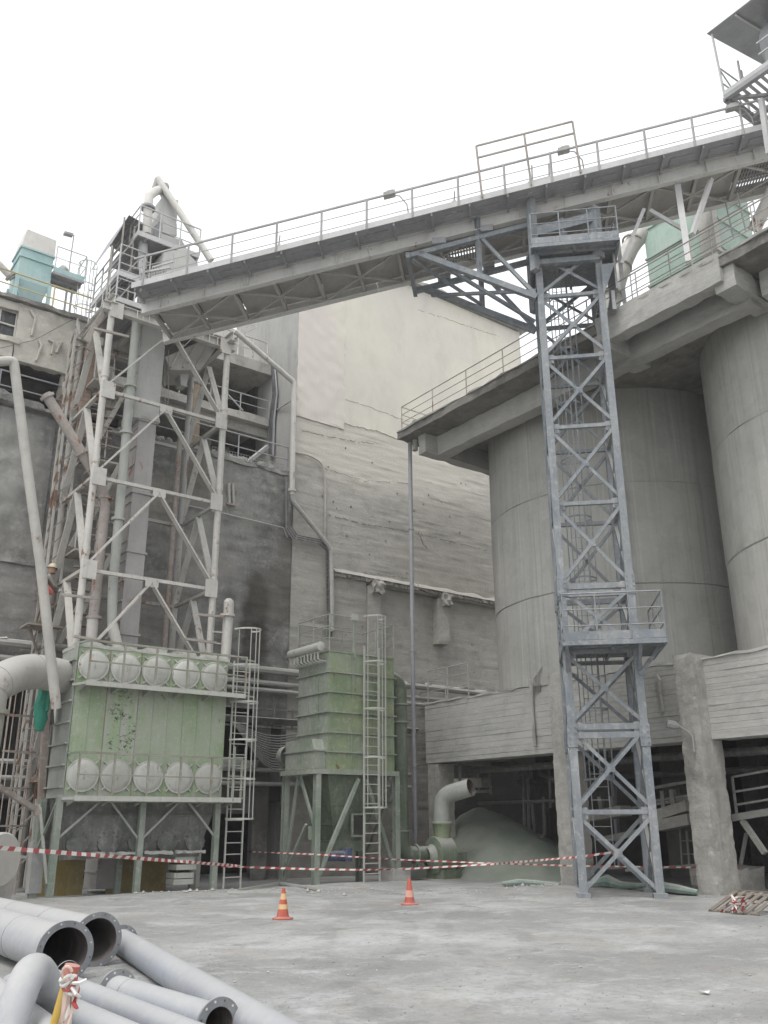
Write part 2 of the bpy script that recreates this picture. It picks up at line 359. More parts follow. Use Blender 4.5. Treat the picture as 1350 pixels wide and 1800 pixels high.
M['ypost'] = paint('yellow_post_paint', (.55, .36, .04), (.48, .30, .04), dust=.3, alldust=.1)
M['hatchw'] = paint('thickly_dusted_hatch', (.53, .53, .49), (.46, .47, .42), dust=.9, alldust=.5, dirt=.5, rust=.06)
M['orange'] = paint('cone_orange', (.46, .075, .04), (.40, .08, .05), dust=.3, alldust=.12, dirt=.2)
M['conew'] = paint('cone_cream_band', (.62, .42, .20), (.60, .50, .32), dust=.3, alldust=.1)
M['cones'] = paint('cone_scuffed_band', (.60, .50, .42), (.60, .20, .14), dust=.2, alldust=.1, dirt=.3)
M['tred'] = paint('tape_red', (.42, .045, .05), (.36, .05, .05), dust=.2, alldust=.12, streaks=0)
M['twhite'] = paint('tape_white', (.72, .70, .66), (.66, .63, .58), dust=.2, alldust=.1, streaks=0)
M['tpink'] = paint('tape_faded_pink', (.60, .42, .35), (.62, .50, .43), dust=.1, alldust=.1, streaks=0)
M['wood'] = paint('weathered_wood', (.15, .12, .09), (.10, .08, .06), dust=.12, alldust=.15)
M['crail'] = paint('olive_rusting_rail', (.25, .26, .195), (.20, .19, .145), rust=.2, dust=.5, alldust=.3)
M['blue'] = paint('blue_motor_paint', (.05, .08, .17), dust=.5, alldust=.3)
M['tarp'] = paint('green_tarp', (.02, .20, .13), (.03, .24, .17), dust=.3, alldust=.05, streaks=.05)
M['tarpd'] = paint('dusted_green_sheet', (.10, .21, .165), (.16, .24, .205), dust=.6, alldust=.4)
M['lamp'] = paint('lamp_housing_grey', (.30, .30, .29), dust=.5, alldust=.3)
M['glassd'] = paint('dark_window_glass', (.03, .032, .036), dust=.2, alldust=.1, rough=.2)
M['cloth'] = paint('brown_grey_overalls', (.17, .145, .115), (.12, .105, .085), dust=.3, alldust=.2)
M['vest'] = paint('coral_red_cloth', (.55, .13, .11), dust=.1, alldust=.1)
M['skin'] = paint('skin', (.36, .22, .155), dust=0, alldust=.05)
M['helmet'] = paint('cream_helmet_plastic', (.60, .53, .36), dust=.2, alldust=.1, rough=.4)
M['glove'] = paint('black_glove', (.03, .03, .035), dust=.1, alldust=.1)
M['chain'] = paint('dark_rope', (.07, .045, .035), dust=.2, alldust=.1)
M['paper'] = paint('white_paper', (.75, .75, .73), dust=.1, alldust=0)
# perforated plate: real gaps would be sub-pixel; a tight grid of holes
def ground_mat():
    g = NG('dusty_concrete_yard')
    c = g.mix(g.rng(g.noise(.30, 7, .62, dist=.8), .38, .62), (.32, .318, .308), (.25, .249, .242))
    wt = g.noise(1, 7, .68, g.map((.38, .38, 1), (2, 1, 0)), .35); c = g.mix(g.math('MULTIPLY', g.rng(wt, .44, .66), .62), c, (.49, .495, .49))
    wt2 = g.noise(1.3, 7, .74, g.map((.8, .8, 1), (7, 4, 0)), .3); c = g.mix(g.math('MULTIPLY', g.rng(wt2, .50, .68), .62), c, (.50, .505, .50))
    br = g.noise(.55, 6, .66, g.map((1, 1, 1), (11, 2, 0)), .8); c = g.mix(g.math('MULTIPLY', g.rng(br, .50, .70), .55), c, (.33, .305, .27))
    dk = g.noise(2.2, 7, .76, g.map((.9, .9, 1), (3, 9, 0)), .3); c = g.mix(g.math('MULTIPLY', g.rng(dk, .54, .70), .7), c, (.17, .172, .175))
    for (cx, cy, rad, wd) in ((22, 2, 15.5, .16), (22, 2, 17.3, .16), (-3, 22, 16.0, .15), (-3, 22, 17.7, .15), (14, -6, 21.5, .17), (14, -6, 19.7, .17)):   # tyre tracks pressed into the dust
        k = g.n('ShaderNodeVectorMath'); k.operation = 'LENGTH'; g.l(g.map((1, 1, 0), (-cx, -cy, 0)), k.inputs[0])
        dd = g.math('ABSOLUTE', g.math('SUBTRACT', k.outputs['Value'], rad))
        tm = g.math('MULTIPLY', g.math('SUBTRACT', 1, g.rng(dd, wd*.6, wd*1.2)), g.rng(g.noise(1.1, 5, .7), .42, .62)); c = g.mix(g.math('MULTIPLY', tm, .42), c, (.19, .188, .182))
    md = g.noise(9, 6, .75); c = g.mix(g.math('MULTIPLY', g.rng(md, .48, .68), .5), c, (.19, .19, .188))
    md2 = g.noise(13, 6, .75, g.map((1, 1, 1), (4, 4, 0))); c = g.mix(g.math('MULTIPLY', g.rng(md2, .52, .72), .35), c, (.48, .484, .482))
    gr = g.noise(55, 4, .7); c = g.mix(g.math('MULTIPLY', g.rng(gr, .52, .75), .4), c, (.15, .15, .148))
    h = g.math('ADD', g.math('MULTIPLY', g.noise(3, 8, .7), 1.0), g.math('MULTIPLY', g.noise(40, 5, .75), .35))
    return g.fin(c, .93, g.bump(h, .7, .04))
M['ground'] = ground_mat()
def heap_mat():
    g = NG('pale_green_grey_powder'); c = g.mix(g.rng(g.noise(1.2, 5, .6), .35, .7), (.19, .215, .18), (.24, .25, .215))
    return g.fin(c, .95, g.bump(g.noise(12, 6, .7), .5, .03))
M['heap'] = heap_mat()
def flaked(name, a, b):
    g = NG(name); c = g.mix(g.rng(g.noise(1, 5, .6, g.map((5, 5, .6))), .4, .7), a, DUST)
    fl = g.math('MULTIPLY', g.rng(g.math('ADD', g.noise(9, 6, .8, g.map((1, 1, 1.6))), g.math('MULTIPLY', g.noise(2.5, 3, .5), .5)), .80, .84), g.blob(b, (.45, 2, .95), .4, .5)); c = g.mix(fl, c, (.045, .04, .035))
    nz = g.sep(g.nor)[2]; c = g.mix(g.math('MULTIPLY', g.rng(nz, .25, .8), .75), c, DUST)
    return g.fin(c, .65)
M['collf'] = flaked('pale_green_flaking', (.31, .385, .245), (8.8, 23, 3.95))
def grating():
    g = NG('dusty_wire_mesh'); c = g.mix(g.noise(3, 3), (.27, .27, .265), (.36, .35, .335)); return g.fin(c, .8)
M['mesh'] = grating()
# ---------------------------------------------------------------- ground
def gz(x, y):
    z = .035*noise.noise(Vector((x*.35, y*.35, 1))) + .012*noise.noise(Vector((x*1.7, y*1.7, 4)))
    d = math.hypot(x-17.6, y-16.6); z += .16*math.exp(-(d/1.5)**2)
    z += .07*math.exp(-((y-21.9)/.8)**2)*(1 if 6 < x < 20 else 0)*(0.6+.6*noise.noise(Vector((x*.9, 2, 3))))
    if y > 23: z -= .12*min(1, (y-23)/2)
    return z
mb = MB(); N = 150; x0, x1, y0, y1 = -8, 34, -2, 30
P = [(x0+(x1-x0)*i/N, y0+(y1-y0)*j/N) for j in range(N+1) for i in range(N+1)]
ring = lambda x, y: min(1, min(x-x0, x1-x, y-y0, y1-y)/2)
mb.add([(x, y, gz(x, y)*max(0, ring(x, y))) for x, y in P], [(j*(N+1)+i, j*(N+1)+i+1, (j+1)*(N+1)+i+1, (j+1)*(N+1)+i) for j in range(N) for i in range(N)], 0, True)
B = 250
for (a, b, c, d) in ((-B, x0, -B, B), (x1, B, -B, B), (x0, x1, -B, y0), (x0, x1, y1, B)):
    mb.poly([(a, c, 0), (b, c, 0), (b, d, 0), (a, d, 0)])
struct(mb.build('ground', M['ground']))
# loose grit and pebbles
mb = MB()
for i in range(3200):
    px, py = random.uniform(150, 1380), 1560 + 260*random.random()**1.3
    p = onZ(px, py); 
    if p.y > 23.5 or p.x > 19: continue
    s = random.choice((.004, .005, .006, .008, .011)) * (1 + (random.random() < .04)*1.2)
    c = Vector((p.x, p.y, gz(p.x, p.y)+s*.3)); q = [c+Vector((random.uniform(.6, 1.3)*s*a, random.uniform(.6, 1.3)*s*b, random.uniform(.5, 1)*s*d)) for a, b, d in ((1,0,0),(0,1,0),(-1,0,0),(0,-1,0),(0,0,1),(0,0,-1))]
    mb.add(q, [(0,1,4),(1,2,4),(2,3,4),(3,0,4),(1,0,5),(2,1,5),(3,2,5),(0,3,5)], random.randint(0, 1))
o = mb.build('loose_gravel', [M['colm'], M['flange']], kind='stuff'); o['label'] = 'loose grit and small stones scattered over the dusty yard'; o['category'] = 'gravel'
# rubble along the crest
mb = MB()
for i in range(240):
    t = random.random(); px = random.uniform(170, 980); p = onZ(px, 1566+random.uniform(-4, 8))
    s = random.uniform(.012, .04) if random.random() < .9 else random.uniform(.05, .09)
    c = Vector((p.x, min(p.y, 22.2), gz(p.x, min(p.y, 22.2))+s*.2)); q = [c+Vector((random.uniform(.6, 1.3)*s*a, random.uniform(.6, 1.3)*s*b, random.uniform(.4, .9)*s*d)) for a, b, d in ((1,0,0),(0,1,0),(-1,0,0),(0,-1,0),(0,0,1),(0,0,-1))]
    mb.add(q, [(0,1,4),(1,2,4),(2,3,4),(3,0,4),(1,0,5),(2,1,5),(3,2,5),(0,3,5)])
o = mb.build('rubble', M['colm'], kind='stuff'); o['label'] = 'small lumps of rubble along the far edge of the yard'; o['category'] = 'rubble'

# ---------------------------------------------------------------- walls with board marks
def boards(mb, x0, x1, z0, z1, y, h=.19, holes=(), amp=.014, depth=.06, mi=0):
    z = z0
    while z < z1-.02:
        hh = min(h*random.uniform(.8, 1.2), z1-z); iv = [(x0, x1)]
        for (hx0, hx1, hz0, hz1) in holes:
            if z+hh*.5 > hz0 and z+hh*.5 < hz1:
                nv = []
                for a, b in iv:
                    if hx0 >= b or hx1 <= a: nv.append((a, b)); continue
                    if hx0 > a: nv.append((a, hx0))
                    if hx1 < b: nv.append((hx1, b))
                iv = nv
        for a, b in iv:
            c = a
            while c < b-.01:
                e = min(b, c+random.uniform(1.5, 4.5)); e = b if b-e < .6 else e
                o1 = amp*random.random()**1.6; o2 = o1+random.uniform(-.3, .3)*amp; f = y-o1; g = y-o2
                gp = .004 if random.random() < .7 else .012
                # lower lip rougher than the upper one
                mb.add([(c, f, z+gp), (e, f, z+gp), (e, g, z+hh), (c, g, z+hh), (c, y+depth, z), (e, y+depth, z), (e, y+depth, z+hh), (c, y+depth, z+hh)],
                       [(0,1,2,3), (4,5,1,0), (3,2,6,7), (1,5,6,2), (4,0,3,7)], mi)
                c = e
        z += hh
def rough_wall(mb, x0, x1, z0, z1, y, h=.19, holes=(), amp=.02, lip=.02, dx=.16, seed=0, mi=0):
    # cast wall: faint uneven boards with broken fins between them
    nx = int((x1-x0)/dx); zs = []; z = z0; r = 0
    rnd = random.Random(seed)
    while z < z1-.03:
        hh = min(h*rnd.uniform(.75, 1.25), z1-z); zs += [(z+.012, r, 0), (z+hh*.5, r, 1), (z+hh-.012, r, 2)]; z += hh; r += 1
    P = []
    for (zz, r, k) in zs:
        for i in range(nx+1):
            x = x0+(x1-x0)*i/nx
            o = .6*amp*noise.noise(Vector((x*.8+r*5.3, r*7.7+seed, 0))) + .3*amp*noise.noise(Vector((x*1.4, zz*2.2, seed))) + .35*amp*noise.noise(Vector((x*4.5, zz*6, seed+3)))
            if k != 1: 
                f = noise.noise(Vector((x*.55+r*3.1, r*1.9+(k == 2)*4, 9+seed))); o += lip*max(0, f-.08)*2.2*(.6+.8*noise.noise(Vector((x*3.7, r, 2))))
            zw = zz+.005*noise.noise(Vector((x*.7, r*2.2, 5)))
            P.append((x, y-o, zw))
    Fs = []
    for j in range(len(zs)-1):
        zc = (zs[j][0]+zs[j+1][0])/2
        for i in range(nx):
            xc = x0+(x1-x0)*(i+.5)/nx
            if any(a < xc < b and c < zc < d for a, b, c, d in holes): continue
            Fs.append((j*(nx+1)+i, j*(nx+1)+i+1, (j+1)*(nx+1)+i+1, (j+1)*(nx+1)+i))
    mb.add(P, Fs, mi, True)
WY = 28.0
# --- tall building on the right of the back wall
bld = thing('concrete_hall', 'tall concrete hall with board marked lower wall and pale rendered top behind the green filters', 'building', (23, WY, 0))
mb = MB(); rough_wall(mb, 16.65, 31.0, 10.6, 17.6, WY, .2, amp=.016, lip=.016, seed=1); rough_wall(mb, 16.65, 20.1, -.6, 10.75, WY, .2, amp=.016, lip=.014, seed=2)
rough_wall(mb, 20.05, 31.0, -.6, 10.75, WY+.3, .2, amp=.014, lip=.014, seed=3); mb.box(20.06, 31, WY+.04, WY+.32, 10.6, 10.75); mb.box(20.05, 20.1, WY+.03, WY+.32, -.6, 10.65)
mb.build('lower_wall', M['board'], bld)
mb = MB(); mb.box(16.66, 31.0, WY+.4, 36, -.6, 14.6); mb.box(16.66, 17.9, WY+.05, 31.2, 14.65, 23.1); mb.box(17.8, 29.6, WY+.05, 36, 14.65, 25.2); mb.build('core', M['render2'], bld)
# pale render coat with a ragged lower edge
mb = MB(); n = 220; top = []; bot = []
for i in range(n+1):
    x = 16.64+(29.62-16.64)*i/n
    zb = 17.3 + .12*noise.noise(Vector((x*.8, 0, 0))) + .07*noise.noise(Vector((x*4, 1, 0))) + .05*noise.noise(Vector((x*11, 1, 0)))
    bot.append(Vector((x, WY-.028, zb))); top.append(Vector((x, WY-.03, 25.25 if x > 17.8 else 23.15)))
back = [p+Vector((0, .1, 0)) for p in bot]
for i in range(n):
    mb.poly([bot[i], bot[i+1], top[i+1], top[i]]); mb.poly([back[i], back[i+1], bot[i+1], bot[i]])
mb.poly([bot[-1], back[-1], back[-1]+ZV*8, top[-1]])
mb.build('render_coat', M['render'], bld)
# slightly proud repair panel on the left of the render
mb = MB(); mb.rbox(16.63, 18.95, WY-.05, WY-.02, 16.95, 23.1, .12, .02, 2.5); mb.build('render_panel', M['render'], bld, label='pinkish older strip of render at the corner')
# left end wall of the hall
mb = MB(); mb.box(16.60, 16.66, WY-.02, 31.2, 14.3, 23.15); mb.build('end_wall', M['render2'], bld)
mb = MB(); mb.rbox(17.7, 30.0, WY-.32, 36, 25.3, 25.55, .3, .03, 2); mb.rbox(16.4, 17.9, WY-.2, 31.4, 23.15, 23.35, .3, .03, 2); mb.build('roof_slab', M['colm'], bld)
mb = MB(); mb.box(23.6, 27.0, 33, 37, 25.55, 26.6); mb.build('roof_box', M['render'], bld)
mb = MB(); mb.rbox(29.57, 29.66, WY-.04, 36, 16.9, 25.3, .4, .01, 2); mb.build('right_end_wall', M['render'], bld)
# broken ledge and stubs of a removed floor
mb = MB()
for i in range(210):
    x = 18.5+9.4*i/210; z = 10.74+.10*noise.noise(Vector((x*.9, 0, 5))); s = random.uniform(.04, .12)
    mb.rbox(x-s, x+s, WY-random.uniform(.04, .16), WY+.06, z-s*random.uniform(.5, .9), z+s*random.uniform(.4, 1.1), .09, .035, 9, seed=i)
mb.build('broken_ledge', M['board'], bld)
mb = MB()
for i in range(60):      # dust lying on the ledge
    x = 18.5+9.2*i/60; mb.add([(x, WY-.2-.06*noise.noise(Vector((x*2, 1, 1))), 10.8), (x+.16, WY-.2-.06*noise.noise(Vector((x*2+.3, 1, 1))), 10.8), (x+.16, WY, 11.0+.14*noise.noise(Vector((x*1.3+.16, 1, 1)))), (x, WY, 11.0+.14*noise.noise(Vector((x*1.3, 1, 1))))], [(0,1,2,3)])
mb.build('ledge_dust', M['board'], bld)
for (xa, xb, za) in ((20.0, 20.75, 7.6), (23.6, 24.3, 8.6)):
    MB().rbox(xa+.12, xb, WY-.12, WY+.36, za, 10.5, .15, .02, 3, seed=xa).build('wall_pier', M['board'], bld)
    MB().rbox(xa+.28, xb+.06, WY-.34, WY+.1, 10.22, 10.72, .07, .09, 5, seed=xa+1).build('broken_corbel', M['board'], bld)
def crack(pxs, w0, seed, yy=WY-.022):
    rnd = random.Random(seed); P = []
    for (a, b) in zip(pxs[:-1], pxs[1:]):
        p, q = onY(*a, yy), onY(*b, yy); n = max(3, int((q-p).length/.09))
        for i in range(n): P.append(p.lerp(q, i/n)+V(rnd.uniform(-.03, .03), 0, rnd.uniform(-.03, .03)))
    mb = MB()
    for p, q in zip(P[:-1], P[1:]):
        if rnd.random() < .8: mb.bar(p, q, .012, w0*rnd.uniform(.2, .9))
    mb.build('crack', M['inner'], bld, kind='stuff')
crack([(578, 905), (640, 921), (700, 931), (770, 946), (858, 968)], .022, 1); crack([(735, 935), (745, 958), (752, 966)], .025, 2); crack([(600, 700), (640, 712), (700, 735), (725, 742)], .008, 3, WY-.034)
crack([(640, 1006), (680, 1012), (720, 1016)], .03, 4); crack([(735, 545), (790, 562), (840, 580), (880, 592)], .018, 5, WY-.032); crack([(530, 757), (600, 772), (660, 780)], .02, 6); crack([(560, 820), (640, 845), (720, 850)], .015, 7)
for k in range(26):
    rnd = random.Random(k); x = 17+rnd.random()*9; z = 7.5+rnd.random()*9
    MB().obox((x, WY-.018, z), V(.015+.02*rnd.random(), 0, 0), V(0, .012, 0), V(0, 0, .015+.03*rnd.random())).build('tie_hole', M['soffit'], bld)
# --- older dark building on the left: lower wall
old = thing('old_kiln_building', 'old stained concrete building on the left with open dark upper floors', 'building', (8, WY, 0))
holes = [(12.5, 15.4, 3.35, 5.45), (12.6, 15.4, -1, 1.95), (2.5, 7.6, 2.9, 5.6), (2.0, 8.4, -1, 2.3), (9, 12.4, -1, 2.2), (16.0, 16.5, -1, 4.9)]
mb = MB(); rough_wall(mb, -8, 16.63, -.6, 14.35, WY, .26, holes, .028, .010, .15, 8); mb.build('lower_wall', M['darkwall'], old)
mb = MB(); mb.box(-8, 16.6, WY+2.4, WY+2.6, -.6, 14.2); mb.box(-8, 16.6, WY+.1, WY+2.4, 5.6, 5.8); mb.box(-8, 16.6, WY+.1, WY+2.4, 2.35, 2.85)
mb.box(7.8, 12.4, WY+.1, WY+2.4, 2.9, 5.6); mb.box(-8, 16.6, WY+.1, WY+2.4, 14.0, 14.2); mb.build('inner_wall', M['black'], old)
mb = MB(); mb.rbox(-8, 16.6, WY-.06, WY+.3, 14.3, 14.5, .3, .05, 2.5); mb.rbox(-8, 16.6, WY+.3, 36, 14.1, 14.42, 1, .02); mb.build('terrace_slab', M['darkwall'], old)
# rubble strip along the terrace edge
mb = MB()
for i in range(60):
    x = random.uniform(9.5, 16.4); s = random.uniform(.05, .13); mb.rbox(x-s, x+s, WY-.05, WY+.25, 14.45, 14.5+s, .1, .04, 6, seed=i)
mb.build('terrace_rubble', M['colm'], old, kind='stuff')
# relief on the far left wall: rough render patch and dust bank
mb = MB(); pts = []
n = 26
G = [(4.2+3.3*i/n, 9.2+5.0*j/n) for j in range(n+1) for i in range(n+1)]
mb.add([(x, WY-.05-.16*max(0, noise.noise(Vector((x*1.6, z*2.2, 3)))+.35)*min(1, (7.5-x)*1.2)*min(1, (14.4-z)*2+.2), z) for x, z in G], [(j*(n+1)+i, j*(n+1)+i+1, (j+1)*(n+1)+i+1, (j+1)*(n+1)+i) for j in range(n) for i in range(n)], 0, True)
mb.build('rough_render', M['darkwall'], old)
mb = MB()
for k in range(5): mb.rbox(3+.9*k, 4.3+.9*k, WY-.35, WY+1.2, 14.3, 14.95-.13*k, .2, .09, 2, seed=k)
mb.build('dust_bank', M['darkwall'], old)
# floors above the terrace
mb = MB(); mb.rbox(8.6, 16.6, 29.9, 36, 17.15, 17.5, .35, .03, 2, seed=3); mb.box(9.5, 16.6, 30.2, 30.5, 16.75, 17.2); mb.build('floor_slab', M['colm'], old)
mb = MB(); mb.rbox(9.5, 16.6, 29.9, 36, 19.5, 20.0, .35, .03, 2, seed=5); mb.build('floor_slab', M['colm'], old)
for (x, y, s) in ((12.55, 28.4, .3), (9.4, 29.0, .3), (14.6, 31.8, .35), (16.0, 33.0, .4), (11.4, 33, .35), (7.0, 31.5, .35), (4, 31.5, .35)):
    MB().rbox(x-s/2, x+s/2, y-s/2, y+s/2, 14.4, 17.2 if x > 9 else 16, .2, .02, 3, seed=x).build('column', M['colm'] if x != 12.55 else M['tan'], old)
for (x, y) in ((14.9, 32.3), (12.2, 31.5), (10, 32)): MB().rbox(x-.18, x+.18, y-.18, y+.18, 17.5, 19.5, .2, .02, 3, seed=x).build('column', M['colm'], old)
mb = MB(); mb.box(-8, 16.6, 36, 36.2, 14.3, 20); mb.box(16.45, 16.58, 31.15, 36, 14.3, 20); mb.box(8.7, 8.8, 33, 36, 14.4, 20); mb.box(8.6, 16.5, 33.6, 33.7, 14.4, 17.3); mb.box(9.5, 16.6, 35.0, 35.1, 17.5, 19.5); mb.build('rear_wall', M['black'], old)
# upper storey on the far left with its window and parapet
mb = MB(); wx0, wx1, wz0, wz1 = 4.3, 5.85, 16.72, 17.72
def rw(a, b, c, d, s): mb.rbox(a, b, WY-.06, WY+.25, c, d, .16, .035, 2.5, seed=s, smooth=True)
rw(-8, wx0, 15.95, 18.05, 1); rw(wx1, 8.75, 15.95, 18.05, 2); rw(wx0, wx1, 15.95, wz0, 3); rw(wx0, wx1, wz1, 18.05, 4)
mb.box(8.6, 8.75, WY+.25, 36, 15.95, 18.05)
mb.build('upper_wall', M['upper'], old)
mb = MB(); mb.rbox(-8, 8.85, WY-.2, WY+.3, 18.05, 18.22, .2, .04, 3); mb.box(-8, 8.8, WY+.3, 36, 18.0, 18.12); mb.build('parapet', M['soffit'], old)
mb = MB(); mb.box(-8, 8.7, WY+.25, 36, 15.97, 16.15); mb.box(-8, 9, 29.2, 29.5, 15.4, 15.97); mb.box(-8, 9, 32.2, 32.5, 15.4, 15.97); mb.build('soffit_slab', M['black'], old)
win = MB().box(wx0, wx1, WY+.16, WY+.18, wz0, wz1).build('window', M['glassd'], old)
for i in range(4): bbar('glazing_bar', M['white'], win, (wx0+(wx1-wx0)*i/3, WY+.11, wz0), (wx0+(wx1-wx0)*i/3, WY+.11, wz1), .05)
for i in range(3): bbar('glazing_bar', M['white'], win, (wx0, WY+.115, wz0+(wz1-wz0)*i/2), (wx1, WY+.115, wz0+(wz1-wz0)*i/2), .05)
MB().rbox(wx0-.2, wx1+.2, WY-.16, WY+.1, wz0-.22, wz0-.05, .12, .04, 4).build('window_sill', M['upper'], old)
for (a, b) in (((6.2, 17.9), (6.35, 16.95)), ((6.9, 17.0), (7.05, 16.5)), ((7.25, 17.0), (7.2, 16.6)), ((6.6, 16.9), (6.6, 16.1))):
    btube('old_conduit', M['upper'], old, [(a[0], WY-.1, a[1]), ((a[0]+b[0])/2+.1, WY-.13, (a[1]+b[1])/2+.2), (b[0], WY-.1, b[1])], .045, 6)
bp = thing('brick_pier', 'rounded eroded brick pier on the terrace under the limewashed storey', 'pier', (8.0, WY+.3, 14.4))
MB().rbox(7.62, 8.35, WY+.05, WY+.7, 14.4, 16.0, .12, .06, 3, seed=11, smooth=True).build('brickwork', M['brick'], bp)
MB().rbox(7.58, 8.38, WY+.02, WY+.74, 15.25, 16.08, .14, .10, 2.5, seed=12, smooth=True).build('plaster_cap', M['upper'], bp)

# ---------------------------------------------------------------- silos
RS, XS = 4.4, 24.8
def silo(yc, label, seed):
    t = thing('concrete_silo', label, 'silo', (XS, yc, 5.4), 'row of concrete silos')
    joints = [5.4, 8.35, 11.6, 14.85]
    for i in range(3):
        mb = MB(); rr = RS + (.0, .012, .0)[i]; n = 120; m_ = 14; P = []; Fs = []
        for k in range(m_+1):
            z = joints[i]+(joints[i+1]-joints[i])*(0, .008, .1, .2, .3, .4, .5, .6, .7, .8, .9, .95, .98, .992, 1)[k]
            for j in range(n):
                g = 2*math.pi*j/n; p = Vector((math.cos(g), math.sin(g), 0))
                wz = z + (.05*noise.noise(Vector((p.x*6, p.y*6, i+(k == m_)+seed))) if k in (0, m_) else 0)*(1 if 0 < i+(k == m_) < 3 else 0)
                r = (rr if k not in (0, m_) else RS-.03) + .014*noise.noise(Vector((p.x*9, p.y*9, z*.35+seed*5)))
                P.append((XS+r*p.x, yc+r*p.y, wz))
        for k in range(m_):
            for j in range(n): Fs.append((k*n+j, k*n+(j+1) % n, (k+1)*n+(j+1) % n, (k+1)*n+j))
        mb.add(P, Fs, 0, True); mb.build('shell_lift', M['silo'], t)
    return t
s1 = silo(19.3, 'far concrete silo standing behind the blue grey lattice tower', 1)
s2 = silo(10.05, 'near concrete silo at the right edge of the picture', 2)
silo(.8, 'concrete silo beyond the right edge of the picture', 3)
# rusty stains / bits on the first silo
mb = MB()
p = onX(893, 1062, 20.7); q = onX(935, 1060, 20.7)
mb.bar(p, q, .05); mb.bar(onX(940, 1047, 20.6), onX(963, 1044, 20.6), .05); mb.build('stub_bracket', M['rail'], s1)

# ---------------------------------------------------------------- silo base: portal of columns and deep beams
base = thing('silo_substructure', 'deep concrete ring beam on heavy chipped columns carrying the silos', 'substructure', (20, 14, 0))
mb = MB(); BX = 20.0
def yboards(mb, y0, y1, z0, z1, x, h=.17, amp=.016):
    z = z0
    while z < z1-.02:
        hh = min(h*random.uniform(.75, 1.25), z1-z); c = y0
        while c < y1-.01:
            e = min(y1, c+random.uniform(1, 3.5)); e = y1 if y1-e < .5 else e
            f = x-amp*random.random(); g = f+random.uniform(-.2, .2)*amp
            mb.add([(f, c, z+.006), (f, e, z+.006), (g, e, z+hh), (g, c, z+hh), (x+.1, c, z), (x+.1, e, z), (x+.1, e, z+hh), (x+.1, c, z+hh)], [(3,2,1,0), (0,1,5,4), (7,6,2,3), (2,6,5,1), (4,7,3,0)])
            c = e
        z += hh
for (a, b) in ((18.3, 24.35), (13.83, 17.7), (3, 13.3)):
    mb = MB(); yboards(mb, a, b, 3.52, 5.5, BX); mb.rbox(BX+.05, BX+.8, a, b, 3.53, 5.49, .4, .01); mb.build('ring_beam', M['beam'], base)
    MB().rbox(BX-.04, BX+1.2, a, b, 5.49, 5.56, .25, .05, 1.8, seed=a).build('dust_layer', M['beam'], base)
mb = MB(); mb.rbox(BX+.02, 31, 24.1, 24.34, 3.52, 5.5, .4, .02); mb.build('end_beam', M['beam'], base)
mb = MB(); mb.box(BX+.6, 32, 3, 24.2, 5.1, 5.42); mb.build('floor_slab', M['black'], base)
for (y0, y1, xf, zt, sd) in ((17.7, 18.3, 19.7, 5.75, 1), (13.28, 13.85, 19.55, 5.62, 2), (4.5, 5.3, 19.55, 5.8, 4)):
    MB().rbox(xf, BX+.4, y0, y1, -.3, zt, .09, .016, 5, seed=sd).build('column', M['colm'], base)
MB().rbox(BX+.02, BX+.7, 23.75, 24.3, -.3, 3.5, .12, .014, 5, seed=7).build('column', M['colm'], base)
for (x, y) in ((25, 18.3), (25, 13), (25, 23.9), (29.5, 18.3), (29.5, 13), (25.3, 8.5), (23.6, 10.3)):
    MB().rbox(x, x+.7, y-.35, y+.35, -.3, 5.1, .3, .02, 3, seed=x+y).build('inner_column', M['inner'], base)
mb = MB(); mb.box(31, 31.2, 2, 28, -.5, 5.5); mb.box(22.4, 31, 27.0, 27.1, -.5, 5.5); mb.build('inner_back_wall', M['black'], base)  # black walls paint in the dark behind the bays
# cables tied down the face of the beam
for (yy, za, zb) in ((19.15, 5.9, 3.75), (14.55, 5.45, 4.3)):
    btube('hanging_conduit', M['colm'], base, [(19.93, yy+.1, za-.2), (19.88, yy, za-.35), (19.9, yy+.04, (za+zb)/2), (19.88, yy, zb)], .055, 6)
mb = MB()
for k in range(5): mb.tube([(19.9+.02*k, 19.1-.05*k, 5.3), (19.86, 19.0-.06*k, 5.7), (19.95, 18.9-.05*k, 5.9+.04*k)], .015, 5)
mb.build('cable_tuft', M['cabled'], base)

# ---------------------------------------------------------------- silo roof
roof = thing('silo_roof', 'overhanging concrete roof slab with edge beams on top of the silos', 'roof', (20, 14, 14.8))
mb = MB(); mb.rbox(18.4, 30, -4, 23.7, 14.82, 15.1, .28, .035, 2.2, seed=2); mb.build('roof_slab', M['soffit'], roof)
MB().rbox(18.35, 18.75, -4, 23.72, 15.1, 15.17, .25, .04, 3, seed=9).build('slab_edge', M['colm'], roof)
MB().rbox(19.35, 19.85, 10.2, 22.6, 14.08, 14.81, .3, .02, 2, seed=4).build('edge_beam', M['beam'], roof)
MB().rbox(19.35, 19.85, -4, 9.9, 14.08, 14.81, .3, .02, 2, seed=4).build('edge_beam', M['beam'], roof)
MB().rbox(18.36, 18.8, 10.35, 14.35, 14.42, 15.26, .2, .03, 2.5, seed=5).build('outrigger_beam', M['beam'], roof)
for y in (10.35, 14.3): MB().rbox(18.5, 20.3, y-.3, y+.3, 14.2, 14.83, .2, .03, 2.5, seed=y).build('cantilever', M['beam'], roof)
MB().rbox(18.8, 30, 22.6, 23.0, 14.1, 14.81, .3, .03, 2, seed=6).build('end_beam', M['beam'], roof)
MB().tube([(18.95, 23.35, 15.6), (18.9, 23.3, 14.4)], .1, 8).build('roof_outlet', M['colm'], roof)
rr = thing('roof_railing', 'thin brown railing along the edge of the silo roof', 'railing', (18.5, 19, 15.1))
railing(rr, M['brail'], [(20.6, 23.55, 15.12), (18.5, 23.55, 15.12), (18.5, -3, 15.12)], 1.0, (.36, .68), .02, 1.75)

